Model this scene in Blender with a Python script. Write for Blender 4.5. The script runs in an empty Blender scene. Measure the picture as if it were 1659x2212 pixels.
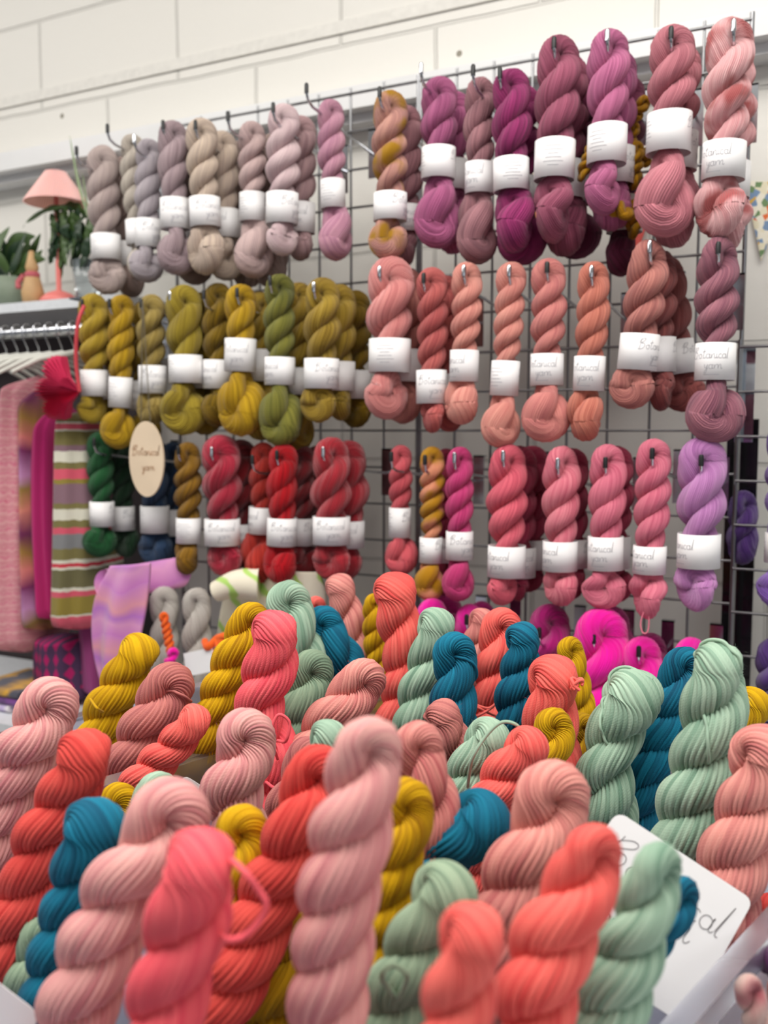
import bpy, math, random
import numpy as np
from mathutils import Matrix, Vector
random.seed(7); rng = np.random.default_rng(7)
S = bpy.context.scene; COL = S.collection
PI = math.pi
def V(*a): return np.array(a, dtype=float)
def nrm(v): return v/np.linalg.norm(v)
# ------------------------------------------------------------------ camera
F = 2000.0; TH = math.radians(26.85); PT = math.radians(5.03); CAMZ = 1.5
CAM = V(0, 0, CAMZ)
FW = V(-math.sin(TH)*math.cos(PT), math.cos(TH)*math.cos(PT), -math.sin(PT))
RT = V(math.cos(TH), math.sin(TH), 0); UP = np.cross(RT, FW)
FH = nrm(V(FW[0], FW[1], 0))
cd = bpy.data.cameras.new('camera'); cam = bpy.data.objects.new('camera', cd); COL.objects.link(cam)
cam.matrix_world = Matrix(((RT[0], UP[0], -FW[0], 0), (RT[1], UP[1], -FW[1], 0), (RT[2], UP[2], -FW[2], CAMZ), (0, 0, 0, 1)))
cd.sensor_fit = 'VERTICAL'; cd.sensor_height = 36; cd.lens = 36*F/2212; cd.clip_start = .02
cd.dof.use_dof = True; cd.dof.focus_distance = 1.0; cd.dof.aperture_fstop = 4.6
S.camera = cam
# ------------------------------------------------------------------ light
w = bpy.data.worlds.new('world'); S.world = w; w.use_nodes = True
w.node_tree.nodes['Background'].inputs[0].default_value = (.93, .96, 1, 1)
w.node_tree.nodes['Background'].inputs[1].default_value = .27
def area(name, loc, target, sx, sy, power, col):
    l = bpy.data.lights.new(name, 'AREA'); l.shape = 'RECTANGLE'; l.size = sx; l.size_y = sy; l.energy = power; l.color = col
    o = bpy.data.objects.new(name, l); COL.objects.link(o); o.location = loc
    o.rotation_euler = (Vector(target)-Vector(loc)).to_track_quat('-Z', 'Y').to_euler()
area('ceiling_light_near', (-.3, .2, 3.1), (-.4, .55, 1.2), 2.6, 1.1, 76, (1, .97, .92))
area('ceiling_light_left', (-2.6, .5, 3.1), (-1.6, 1.2, 1.2), 1.6, 1.4, 33, (1, .97, .93))
area('fill_light', (1.7, -1.6, 2.3), (-.2, 1.2, 1.4), 1.6, 1.4, 11, (.92, .96, 1))  # unseen fill lamp, added behind right of the camera to brighten the fronts
S.view_settings.view_transform = 'Standard'; S.view_settings.look = 'None'
S.view_settings.exposure = -.12; S.view_settings.gamma = 1; S.view_settings.use_curve_mapping = False
# ------------------------------------------------------------------ pixel -> place
def ray(x, y): return FW + (x-829.5)/F*RT - (y-1106)/F*UP
def atY(x, y, Y):
    d = ray(x, y); return CAM + d*(Y/d[1])
def atz(x, y, z):                      # z = distance straight ahead
    d = ray(x, y); return CAM + d*(z/np.dot(d, FH))
def depth(p): return float(np.dot(p-CAM, FH))
D = 1.695; WALL = D+.14
# ------------------------------------------------------------------ materials
def lin(c):
    return tuple(((v/255)/12.92 if v/255 <= .04045 else ((v/255+.055)/1.055)**2.4) for v in c[:3])+(1,)
class NT:
    def __init__(s, name):
        s.m = bpy.data.materials.new(name); s.m.use_nodes = True; s.t = s.m.node_tree; s.b = s.t.nodes['Principled BSDF']
    def n(s, typ, **k):
        nd = s.t.nodes.new(typ)
        for a, v in k.items():
            if a[0] == '_': setattr(nd, a[1:], v)
            else: nd.inputs[int(a[1:]) if a[0] == 'i' and a[1:].isdigit() else a].default_value = v
        return nd
    def l(s, a, b): s.t.links.new(a, b)
    def math(s, op, a, b=None, c=None):
        nd = s.t.nodes.new('ShaderNodeMath'); nd.operation = op
        for i, v in enumerate((a, b, c)):
            if v is None: continue
            if isinstance(v, (int, float)): nd.inputs[i].default_value = v
            else: s.l(v, nd.inputs[i])
        return nd.outputs[0]
MC = {}
def flat(name, c, rough=.6, metal=0, bump=0, bscale=60, **kw):
    if name in MC: return MC[name]
    q = NT(name); q.b.inputs['Base Color'].default_value = lin(c); q.b.inputs['Roughness'].default_value = rough; q.b.inputs['Metallic'].default_value = metal
    tc = q.n('ShaderNodeTexCoord'); nz = q.n('ShaderNodeTexNoise', Scale=bscale, Detail=3.0); q.l(tc.outputs['Object'], nz.inputs['Vector'])
    mx = q.n('ShaderNodeMix', _data_type='RGBA'); mx.inputs[6].default_value = lin([v*.93 for v in c]); mx.inputs[7].default_value = lin([min(255, v*1.04) for v in c])
    q.l(nz.outputs[0], mx.inputs[0]); q.l(mx.outputs[2], q.b.inputs['Base Color'])
    if bump:
        bp = q.n('ShaderNodeBump', Strength=bump, Distance=.004); q.l(nz.outputs[0], bp.inputs['Height']); q.l(bp.outputs[0], q.b.inputs['Normal'])
    for k, v in kw.items(): q.b.inputs[k.replace('_', ' ')].default_value = v
    MC[name] = q.m; return q.m
def yarn(name, a, b, c=None, fuzz=.35, ply=True, patch=14, bump=.0012, cth=.62):
    """hand-dyed yarn: colour a with darker/other tone b, optional third dye c in patches. uv = (metres along, yarn index)"""
    if name in MC: return MC[name]
    q = NT('yarn_'+name)
    uv = q.n('ShaderNodeUVMap'); sp = q.n('ShaderNodeSeparateXYZ'); q.l(uv.outputs[0], sp.inputs[0])
    u, v = sp.outputs[0], sp.outputs[1]
    oi = q.n('ShaderNodeObjectInfo'); idn = q.math('FLOOR', v)
    wn = q.n('ShaderNodeTexWhiteNoise', _noise_dimensions='1D'); q.l(idn, wn.inputs['W'])
    # long streaks of dye along each yarn
    cb = q.n('ShaderNodeCombineXYZ'); q.l(q.math('MULTIPLY', u, 22), cb.inputs[0]); q.l(q.math('MULTIPLY', idn, .35), cb.inputs[1]); q.l(q.math('MULTIPLY', oi.outputs['Random'], 50), cb.inputs[2])
    n1 = q.n('ShaderNodeTexNoise', Scale=1.0, Detail=2.0); q.l(cb.outputs[0], n1.inputs['Vector'])
    tc = q.n('ShaderNodeTexCoord'); n2 = q.n('ShaderNodeTexNoise', _noise_dimensions='4D', Scale=float(patch), Detail=1.5)
    q.l(tc.outputs['Object'], n2.inputs['Vector']); q.l(q.math('MULTIPLY', oi.outputs['Random'], 37), n2.inputs['W'])
    f = q.math('ADD', q.math('MULTIPLY', n1.outputs[0], .9), q.math('MULTIPLY', wn.outputs[0], .62))
    f = q.math('ADD', f, q.math('MULTIPLY', n2.outputs[0], 1.1))
    f = q.math('SUBTRACT', f, .78); cl = q.n('ShaderNodeClamp'); q.l(f, cl.inputs[0])
    mx = q.n('ShaderNodeMix', _data_type='RGBA'); mx.inputs[6].default_value = lin(b); mx.inputs[7].default_value = lin(a)
    q.l(cl.outputs[0], mx.inputs[0]); out = mx.outputs[2]
    if c:
        n3 = q.n('ShaderNodeTexNoise', Scale=float(patch)*1.6, Detail=1.0); q.l(tc.outputs['Object'], n3.inputs['Vector'])
        mr = q.n('ShaderNodeMapRange'); mr.inputs[1].default_value = cth-.08; mr.inputs[2].default_value = cth+.03; q.l(n3.outputs[0], mr.inputs[0])
        m2 = q.n('ShaderNodeMix', _data_type='RGBA'); m2.inputs[7].default_value = lin(c); q.l(mr.outputs[0], m2.inputs[0]); q.l(out, m2.inputs[6]); out = m2.outputs[2]
    q.l(out, q.b.inputs['Base Color'])
    q.b.inputs['Roughness'].default_value = .78; q.b.inputs['Specular IOR Level'].default_value = .22
    q.b.inputs['Sheen Weight'].default_value = fuzz; q.b.inputs['Sheen Roughness'].default_value = .45
    sc = q.n('ShaderNodeMix', _data_type='RGBA', _blend_type='MIX'); sc.inputs[0].default_value = .5; sc.inputs[7].default_value = (1, 1, 1, 1); q.l(out, sc.inputs[6]); q.l(sc.outputs[2], q.b.inputs['Sheen Tint'])
    hr = q.math('ABSOLUTE', q.math('SINE', q.math('MULTIPLY', v, PI)))
    if ply:   # the plies winding round each yarn
        pl = q.math('ABSOLUTE', q.math('SINE', q.math('ADD', q.math('MULTIPLY', u, 1900), q.math('MULTIPLY', v, PI*3))))
        hr = q.math('ADD', q.math('MULTIPLY', hr, .85), q.math('MULTIPLY', pl, .13))
    bp = q.n('ShaderNodeBump', Strength=.8, Distance=bump); q.l(hr, bp.inputs['Height']); q.l(bp.outputs[0], q.b.inputs['Normal'])
    MC[name] = q.m; return q.m
# ------------------------------------------------------------------ object helpers
def tag(o, label=None, cat=None, group=None, kind=None):
    for k, v in (('label', label), ('category', cat), ('group', group), ('kind', kind)):
        if v: o[k] = v
    return o
def mesh_np(name, verts, quads, mat, parent=None, uv=None, smooth=True):
    me = bpy.data.meshes.new(name); nv, nq = len(verts), len(quads)
    me.vertices.add(nv); me.vertices.foreach_set('co', np.asarray(verts, np.float32).ravel())
    me.loops.add(nq*4); me.loops.foreach_set('vertex_index', np.asarray(quads, np.int32).ravel())
    me.polygons.add(nq); me.polygons.foreach_set('loop_start', np.arange(0, nq*4, 4, dtype=np.int32))
    if uv is not None:
        l = me.uv_layers.new(name='UVMap'); l.data.foreach_set('uv', np.asarray(uv, np.float32).ravel())
    me.update(calc_edges=True); me.validate()
    if smooth: me.polygons.foreach_set('use_smooth', [True]*len(me.polygons))
    me.materials.append(mat)
    o = bpy.data.objects.new(name, me); COL.objects.link(o)
    if parent: o.parent = parent
    return o
def obj_center(o):   # put the origin of a world-space mesh at its own centre (dye noise uses object space)
    return o
class MB:
    """collects simple shapes into one mesh"""
    def __init__(s): s.v = []; s.f = []; s.sm = []
    def add(s, vs, fs, smooth=False):
        k = len(s.v); s.v += [tuple(map(float, p)) for p in vs]; s.f += [tuple(i+k for i in f) for f in fs]; s.sm += [smooth]*len(fs)
    def box(s, lo, hi):
        x0, y0, z0 = lo; x1, y1, z1 = hi
        s.add([(x0, y0, z0), (x1, y0, z0), (x1, y1, z0), (x0, y1, z0), (x0, y0, z1), (x1, y0, z1), (x1, y1, z1), (x0, y1, z1)],
              [(0, 3, 2, 1), (4, 5, 6, 7), (0, 1, 5, 4), (1, 2, 6, 5), (2, 3, 7, 6), (3, 0, 4, 7)])
    def tube(s, pts, r, n=8, caps=True):
        pts = [np.asarray(p, float) for p in pts]; K = len(pts); rr = r if hasattr(r, '__len__') else [r]*K
        vs = []; pu = None
        for i, p in enumerate(pts):
            t = nrm(pts[min(i+1, K-1)]-pts[max(i-1, 0)]+1e-9)
            if pu is None: pu = V(0, 0, 1) if abs(t[2]) < .9 else V(1, 0, 0)
            a = nrm(np.cross(t, pu)); pu = np.cross(a, t)
            for j in range(n):
                q = 2*PI*j/n; vs.append(p+rr[i]*(math.cos(q)*a+math.sin(q)*pu))
        fs = [(i*n+j, i*n+(j+1) % n, (i+1)*n+(j+1) % n, (i+1)*n+j) for i in range(K-1) for j in range(n)]
        s.add(vs, fs, True)
        if caps: s.add([vs[j] for j in range(n)], [tuple(range(n))][::-1]); s.add([vs[(K-1)*n+j] for j in range(n)], [tuple(reversed(range(n)))])
    def lathe(s, prof, c=(0, 0, 0), n=32, flute=0, nf=0, axis=None, smooth=True):
        vs = []
        for r, z in prof:
            for j in range(n):
                q = 2*PI*j/n; k = r*(1+flute*math.cos(nf*q)) if nf else r
                vs.append((c[0]+k*math.cos(q), c[1]+k*math.sin(q), c[2]+z))
        fs = [(i*n+j, i*n+(j+1) % n, (i+1)*n+(j+1) % n, (i+1)*n+j) for i in range(len(prof)-1) for j in range(n)]
        s.add(vs, fs, smooth)
    def build(s, name, mat, parent=None):
        me = bpy.data.meshes.new(name); me.from_pydata(s.v, [], s.f); me.update()
        me.polygons.foreach_set('use_smooth', s.sm); me.materials.append(mat)
        o = bpy.data.objects.new(name, me); COL.objects.link(o)
        if parent: o.parent = parent
        return o
def empty(name, loc):
    o = bpy.data.objects.new(name, None); COL.objects.link(o); o.empty_display_size = .02
    o.location = Vector(tuple(float(v) for v in loc)); o['base'] = 1; del o['base']
    return o
def adopt(child, root):                # parent, keeping the child's world-space mesh where it is
    child.parent = root; child.matrix_parent_inverse = Matrix.Translation(root.location).inverted()
    return child
def smooth_path(P, n):
    P = [np.asarray(p, float) for p in P]
    if len(P) == 2: return np.array([P[0]+(P[1]-P[0])*t for t in np.linspace(0, 1, n)])
    Q = [2*P[0]-P[1]]+P+[2*P[-1]-P[-2]]; out = []
    seg = len(P)-1
    for t in np.linspace(0, seg, n):
        i = min(int(t), seg-1); x = t-i; a, b, c, d = Q[i:i+4]
        out.append(.5*((2*b)+(-a+c)*x+(2*a-5*b+4*c-d)*x*x+(-a+3*b-3*c+d)*x**3))
    return np.array(out)
# ------------------------------------------------------------------ twisted skein
def rope(spine, R, pitch=3.3, phase=.25, N=26, sub=4, amp=.055, prof=None, rings=240, wob=.05, loop=.44, fat=1.0, ease=.55, seed=0, bottom=True, kap=1.4, flat_=1.0, topm=1.0, hw=.53):
    """two bundles of yarn twisted together, running up one side, over the top loop and down the other.
    spine goes from the TOP outer point to the bottom. returns verts, quads, uv"""
    g = np.random.default_rng(seed)
    P = smooth_path(spine[::-1], 200); seg = np.linalg.norm(np.diff(P, axis=0), axis=1); H = np.concatenate([[0], np.cumsum(seg)]); L = H[-1]
    def Pt(h): return np.stack([np.interp(h, H, P[:, k]) for k in range(3)], -1)
    prof = prof or (lambda t: np.ones_like(t))
    mR = lambda h: R*prof(1-h/L)            # t=0 at top
    r = .45*R; a = .55*R*fat
    rl = loop*R; hc = L-rl-.5*R; hb = rl+.45*R
    xs = np.linspace(0, hc-hb, 400); ce = min(ease*R, (hc-hb)*.12); gp = (1-np.exp(-xs/ce))*(1-np.exp(-(xs[-1]-xs)/ce)); G = np.concatenate([[0], np.cumsum((gp[1:]+gp[:-1])/2*np.diff(xs))])
    th = lambda h: phase-2*PI*np.interp(hc-h, xs, G)/(pitch*R)
    nA = int(rings*.43); nArc = max(8, int(rings*.07))
    h = np.linspace(hb, hc, nA)
    pts = []; rad = []; mul = []
    def side(hh, off):
        T = Pt(np.minimum(hh+.004*1, L))-Pt(np.maximum(hh-.004, 0)); T /= np.linalg.norm(T, axis=1)[:, None]
        Bx = np.cross(np.broadcast_to(FH, T.shape), T); Bx /= np.linalg.norm(Bx, axis=1)[:, None]; Ny = np.cross(T, Bx)
        q = th(hh)+off; e = np.cos(q)[:, None]*Bx+np.sin(q)[:, None]*Ny
        m = prof(1-hh/L); bl = np.clip((hh-(hc-1.2*R))/(1.2*R), 0, 1)**2; rr = (r*m*(1-bl)+rl*bl*topm)
        return Pt(hh)+e*rr[:, None], e, m*(1-bl)+bl*topm, T
    A, eA, mA, T = side(h, 0.); pts += [A]; rad += [eA]; mul += [mA]
    Tt = T[-1]; e0 = eA[-1]; c = Pt(np.array([hc]))[0]; ps = np.linspace(0, PI, nArc+2)[1:-1]
    pts += [c+rl*topm*(np.cos(ps)[:, None]*e0+1.05*np.sin(ps)[:, None]*Tt)]; rad += [np.cos(ps)[:, None]*e0+np.sin(ps)[:, None]*Tt]; mul += [np.ones(nArc)*topm]
    B, eB, mB, T2 = side(h[::-1], PI); pts += [B]; rad += [eB]; mul += [mB]
    if bottom:
        Tb = T[0]; e1 = eB[-1]; c = Pt(np.array([hb]))[0]; rb = r*mB[-1]; ps = np.linspace(0, PI, nArc+2)[1:-1]
        pts += [c+rb*(np.cos(ps)[:, None]*e1-np.sin(ps)[:, None]*Tb)]; rad += [np.cos(ps)[:, None]*e1-np.sin(ps)[:, None]*Tb]; mul += [np.full(nArc, mB[-1])]
        pts += [A[:7]]; rad += [eA[:7]]; mul += [mA[:7]*np.linspace(1, .9, 7)]
    C = np.concatenate(pts); n = np.concatenate(rad); m = np.concatenate(mul); K = len(C)
    t = np.gradient(C, axis=0); t /= np.linalg.norm(t, axis=1)[:, None]
    n = n-(n*t).sum(1)[:, None]*t; n /= np.linalg.norm(n, axis=1)[:, None]; b = np.cross(n, t)
    s = np.concatenate([[0], np.cumsum(np.linalg.norm(np.diff(C, axis=0), axis=1))])
    # lumpy, hand-wound thickness
    k1, k2, p1, p2 = g.uniform(12, 30), g.uniform(35, 60), g.uniform(0, 6, 1), g.uniform(0, 6, 1)
    lum = 1+(wob*np.sin(s*k1+p1)+.5*wob*np.sin(s*k2+p2))*np.clip(np.minimum(s, s[-1]-s)/R-.6, 0, 1)
    ang = math.atan2(2*PI*r, pitch*R); sp = .5*pitch*R*math.cos(ang)
    inl = np.zeros(K); i0 = nA; i1 = nA+nArc
    idx = np.arange(K); dist = np.maximum(0, np.maximum(i0-idx, idx-i1))*(L/nA)
    bl = np.exp(-(dist/(.7*R))**2)
    an = a*m*lum; ab = (min(a*1.12, sp*.59)*(1-bl)+hw*R*bl)*m*lum*flat_; an = an*(1-.06*bl)
    NP = N*sub; j = np.arange(NP+1); ph0 = 2*PI*j/NP
    phi = ph0[None, :]+kap/a*s[:, None]
    hump = np.abs(np.sin(ph0*N/2))
    rr = (1+amp*(hump[None, :]-.5)*2)*(1+.022*g.standard_normal(N+1)[(j//sub) % N][None, :])*(1+.02*np.sin(2*phi+s[:, None]*g.uniform(30, 60)))
    X = C[:, None, :]+(an[:, None]*rr*np.cos(phi))[..., None]*n[:, None, :]+(ab[:, None]*rr*np.sin(phi))[..., None]*b[:, None, :]
    verts = X[:, :NP].reshape(-1, 3)
    ii, jj = np.meshgrid(np.arange(K-1), np.arange(NP), indexing='ij'); j2 = (jj+1) % NP
    quads = np.stack([ii*NP+jj, ii*NP+j2, (ii+1)*NP+j2, (ii+1)*NP+jj], -1).reshape(-1, 4)
    vv = j*N/NP
    uv = np.stack([np.stack([s[ii], vv[jj]], -1), np.stack([s[ii], vv[jj+1]], -1), np.stack([s[ii+1], vv[jj+1]], -1), np.stack([s[ii+1], vv[jj]], -1)], 2).reshape(-1, 2)
    return verts, quads, uv
def put(name, data, mat, parent=None, org=None):
    v, q, uv = data; org = v.mean(0) if org is None else org
    o = mesh_np(name, v-org, q, mat, None, uv)
    if parent is None: o.location = Vector(tuple(map(float, org)))
    else:
        o.parent = parent; o.location = Vector(tuple(map(float, org)))-parent.location
    return o
def fibres(o, data, mat, count, ln=.009, wd=.00011, seed=1, zmin=None):
    """loose hairs standing off the wool"""
    v, q, uv = data; g = np.random.default_rng(seed); sel = g.integers(0, len(q), count)
    A = v[q[sel, 0]]; B = v[q[sel, 1]]; Cc = v[q[sel, 3]]; nn = np.cross(B-A, Cc-A); nn /= (np.linalg.norm(nn, axis=1)[:, None]+1e-12)
    d = g.standard_normal((count, 3)); d -= (d*nn).sum(1)[:, None]*nn; d /= np.linalg.norm(d, axis=1)[:, None]
    K = 4; L = ln*g.uniform(.4, 1.2, count); vs = []
    sd = np.cross(d, nn)
    for k in range(K):
        t = k/(K-1); c = A+nn*(L*(.05+.55*math.sin(t*2.2)))[:, None]+d*(L*t*.9)[:, None]
        wv = wd*(1-.6*t); vs += [c-sd*wv, c+sd*wv]
    X = np.stack(vs, 1).reshape(-1, 3); base = (np.arange(count)*2*K)[:, None]
    Q = np.concatenate([base+np.array([[2*k, 2*k+1, 2*k+3, 2*k+2]]) for k in range(K-1)], 0)
    uvd = np.zeros((len(Q)*4, 2))
    f = mesh_np('loose_fibres', X-np.array(o.location if o.parent is None else np.array(o.parent.location)+np.array(o.location)), Q, mat, o, uvd)
    f['kind'] = 'stuff'; return f
# ------------------------------------------------------------------ handwriting
def circ(cx, cy, rx, ry, a0, a1, n=10): return [(cx+rx*math.cos(math.radians(a0+(a1-a0)*i/n)), cy+ry*math.sin(math.radians(a0+(a1-a0)*i/n))) for i in range(n+1)]
GL = {
 'B': ([[(.1, -.02), (.28, 1.0)], [(.02, .52), (.2, .78), (.5, 1.0), (.68, .98), (.62, .8), (.22, .55), (.55, .52), (.62, .3), (.4, .02), (.1, -.05), (-.02, .02)]], .74),
 'o': ([circ(.17, .2, .15, .2, 90, 450, 12)+[(.36, .36)]], .38),
 't': ([[(.24, .86), (.12, .3), (.1, .06), (.2, 0), (.32, .1)], [(.0, .58), (.36, .64)]], .36),
 'a': ([circ(.17, .2, .16, .2, 50, 400, 12)+[(.34, .42), (.3, .1), (.36, 0), (.44, .08)]], .44),
 'n': ([[(.02, .42), (.04, 0), (.1, .28), (.22, .42), (.3, .36), (.28, .06), (.36, 0), (.44, .1)]], .44),
 'i': ([[(.06, .42), (.04, .06), (.1, 0), (.2, .1)], [(.1, .6), (.11, .63)]], .2),
 'c': ([circ(.17, .2, .15, .2, 45, 320, 10)], .34),
 'l': ([[(.02, .1), (.2, 1.02), (.1, .4), (.06, .04), (.16, 0)]], .22),
 'y': ([[(.02, .42), (.06, .1), (.18, .04), (.3, .42), (.22, -.2), (.1, -.42), (-.02, -.36), (.1, -.12), (.38, .08)]], .4),
 'r': ([[(.02, .4), (.06, 0), (.1, .28), (.26, .42), (.32, .36)]], .34)}
def strokes(txt, x=0, y=0, s=1):
    out = []
    for ch in txt:
        st, ad = GL[ch]
        for p in st: out.append([(x+s*a, y+s*b) for a, b in p])
        x += ad*s
    return out, x
def ribbon(poly, wd, fn, mb, sub=3, sm=False):
    if sm and len(poly) > 2: poly = [(p[0], p[1]) for p in smooth_path([(x, y, 0) for x, y in poly], len(poly)*5)]
    P = []
    for i in range(len(poly)-1):
        for k in range(sub): t = k/sub; P.append((poly[i][0]*(1-t)+poly[i+1][0]*t, poly[i][1]*(1-t)+poly[i+1][1]*t))
    P.append(poly[-1]); vs = []
    for i, p in enumerate(P):
        q = P[min(i+1, len(P)-1)]; o = P[max(i-1, 0)]; dx, dy = q[0]-o[0], q[1]-o[1]; l = math.hypot(dx, dy) or 1
        vs += [fn(p[0]-dy/l*wd, p[1]+dx/l*wd), fn(p[0]+dy/l*wd, p[1]-dx/l*wd)]
    mb.add(vs, [(2*i, 2*i+1, 2*i+3, 2*i+2) for i in range(len(P)-1)])
PAPER = flat('label_paper', (244, 242, 242), .55, bscale=4)
INK = flat('grey_ink', (158, 156, 162), .7); INK2 = flat('dark_ink', (58, 48, 52), .7); CHROME = flat('chrome', (205, 207, 212), .16, 1.0)
STEEL = flat('grid_steel', (150, 150, 152), .28, 1.0); CAP = flat('black_rubber', (16, 16, 18), .45)
def band(c, T, X, Y, r, hh, rot, root, back=False, nm='label'):
    """paper band round the skein: c centre, axis T, X right, Y away"""
    mb = MB(); n = 40; vs = []
    for rad in (r, r-.0004):
        for z in (-hh, hh):
            for j in range(n):
                q = 2*PI*j/n; k = rad*(1+.03*math.cos(2*q+rot)); vs.append(c+T*z+k*(math.cos(q)*X+.92*math.sin(q)*Y))
    fs = []
    for j in range(n):
        k = (j+1) % n; fs += [(j, k, n+k, n+j), (3*n+j, 3*n+k, 2*n+k, 2*n+j), (n+j, n+k, 3*n+k, 3*n+j), (k, j, 2*n+j, 2*n+k)]
    mb.add(vs, fs, True); lab = adopt(mb.build(nm, PAPER), root)
    pm = MB()
    def fn(u, v):
        q = -PI/2+u/r+rot; k = (r+.0005)*(1+.03*math.cos(2*q+rot)); return c+T*v+k*(math.cos(q)*X+.92*math.sin(q)*Y)
    s = .016 if r > .02 else .012
    st, wdt = strokes('Botanical', 0, 0, s); w0 = wdt/2
    for p in st: ribbon([(a-w0, b+hh*.15) for a, b in p], .00032, fn, pm)
    st, wdt = strokes('yarn', 0, 0, s)
    for p in st: ribbon([(a-wdt/2+.006, b-hh*.42) for a, b in p], .00032, fn, pm)
    ribbon([(-.008, -hh*.72), (.014, -hh*.72)], .0003, fn, pm, 8)
    for k in range(6):               # small print on the other side
        y = hh*(.55-.2*k); ww = .012+.004*math.sin(k*2.1); u0 = PI*r
        ribbon([(u0-ww, y), (u0+ww, y)], .00032, fn, pm, 16)
    p = pm.build('label_print', INK); p.parent = lab
    return lab
# ------------------------------------------------------------------ room
def plane_mb(lo, hi): m = MB(); m.box(lo, hi); return m
def wall_mat():
    q = NT('painted_blockwork'); tc = q.n('ShaderNodeTexCoord'); sp = q.n('ShaderNodeSeparateXYZ'); q.l(tc.outputs['Object'], sp.inputs[0])
    cb = q.n('ShaderNodeCombineXYZ'); q.l(q.math('ADD', sp.outputs[0], .13), cb.inputs[0]); q.l(q.math('ADD', sp.outputs[2], .135), cb.inputs[1])
    br = q.n('ShaderNodeTexBrick', Scale=1.0); br.inputs['Mortar Size'].default_value = .0045; br.inputs['Mortar Smooth'].default_value = .35
    br.inputs['Brick Width'].default_value = .45; br.inputs['Row Height'].default_value = .225
    br.inputs['Color1'].default_value = (1, 1, 1, 1); br.inputs['Color2'].default_value = (1, 1, 1, 1); br.inputs['Mortar'].default_value = (0, 0, 0, 1)
    wv = q.n('ShaderNodeTexNoise', Scale=6.0, Detail=3.0); q.l(tc.outputs['Object'], wv.inputs['Vector'])
    vm = q.n('ShaderNodeVectorMath', _operation='MULTIPLY_ADD'); vm.inputs[1].default_value = (.008, .008, .008); q.l(wv.outputs['Color'], vm.inputs[0]); q.l(cb.outputs[0], vm.inputs[2]); q.l(vm.outputs[0], br.inputs['Vector'])
    nz = q.n('ShaderNodeTexNoise', Scale=45.0, Detail=5.0); q.l(tc.outputs['Object'], nz.inputs['Vector'])
    vo = q.n('ShaderNodeTexVoronoi', Scale=4.2); q.l(tc.outputs['Object'], vo.inputs['Vector'])
    pit = q.math('LESS_THAN', vo.outputs['Distance'], .028)
    mx = q.n('ShaderNodeMix', _data_type='RGBA'); mx.inputs[6].default_value = lin((206, 203, 196)); mx.inputs[7].default_value = lin((224, 221, 214)); q.l(br.outputs['Color'], mx.inputs[0])
    m2 = q.n('ShaderNodeMix', _data_type='RGBA'); m2.inputs[7].default_value = lin((95, 85, 60)); q.l(mx.outputs[2], m2.inputs[6]); q.l(q.math('MULTIPLY', pit, .8), m2.inputs[0]); q.l(m2.outputs[2], q.b.inputs['Base Color'])
    hgt = q.math('ADD', q.math('MULTIPLY', br.outputs['Color'], 1.0), q.math('MULTIPLY', nz.outputs[0], .25))
    bp = q.n('ShaderNodeBump', Strength=.9, Distance=.004); q.l(hgt, bp.inputs['Height']); q.l(bp.outputs[0], q.b.inputs['Normal']); q.b.inputs['Roughness'].default_value = .55
    return q.m
tag(plane_mb((-7, WALL, 0), (3.5, WALL+.2, 3.2)).build('wall_back', wall_mat()), kind='structure')
tag(plane_mb((-7, -3, -.1), (3.5, WALL, 0)).build('floor', flat('grey_floor', (120, 116, 112), .6, bump=.2)), kind='structure')
tag(plane_mb((-7, -3, 3.2), (3.5, WALL+.2, 3.3)).build('ceiling', flat('ceiling_paint', (236, 234, 230), .8)), kind='structure')
# white timber rail the grids hang from
pt = atY(829, 172, D+.05); pb = atY(829, 222, D+.05)
rl_ = MB(); rl_.box((-6.9, D+.05, pb[2]), (3.4, WALL-.001, pt[2])); rl_.box((-6.9, D+.085, pb[2]-.018), (3.4, WALL-.001, pb[2]))
tag(rl_.build('trim_1', flat('rail_paint', (226, 226, 226), .4, bscale=5)), kind='structure')
cr = MB(); mz = atY(0, 226, WALL)[2]; cr.box((-6.9, WALL-.006, mz-.013), (3.4, WALL-.0005, mz+.013))
tag(cr.build('trim_2', flat('course_paint', (222, 219, 212), .55, bump=.5)), kind='structure')
# ------------------------------------------------------------------ wire grids
def grid_panel(x1, cols, ztop, zbot, Y, label, cell=.075, cat='wire grid'):
    x0 = x1-cols*cell; o = empty('wire_grid_panel', (x0, Y, zbot)); tag(o, label, cat, 'wire grid display panels')
    m = MB(); m.tube([(x0, Y, zbot), (x0, Y, ztop+.012)], .0038); m.tube([(x1, Y, zbot), (x1, Y, ztop+.012)], .0038)
    m.tube([(x0, Y-.003, ztop), (x1, Y-.003, ztop)], .003); m.tube([(x0, Y-.003, zbot), (x1, Y-.003, zbot)], .003)
    adopt(m.build('outer_frame', STEEL), o)
    m = MB()
    for i in range(1, cols): m.tube([(x0+i*cell, Y, zbot), (x0+i*cell, Y, ztop+.012)], .0026, 6)
    adopt(m.build('vertical_wires', STEEL), o); m = MB(); z = ztop-cell
    while z > zbot+.01: m.tube([(x0, Y-.005, z), (x1, Y-.005, z)], .0026, 6); z -= cell
    adopt(m.build('horizontal_wires', STEEL), o); return o
XR = atY(1603, 700, D)[0]; ZT = CAMZ+9*.075
grid_panel(XR, 8, ZT, CAMZ-.9, D, 'chrome wire grid panel behind the plum and salmon skeins, right of centre')
grid_panel(XR-8*.075-.006, 8, ZT, CAMZ-.9, D, 'chrome wire grid panel behind the grey, mustard and red skeins')
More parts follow.
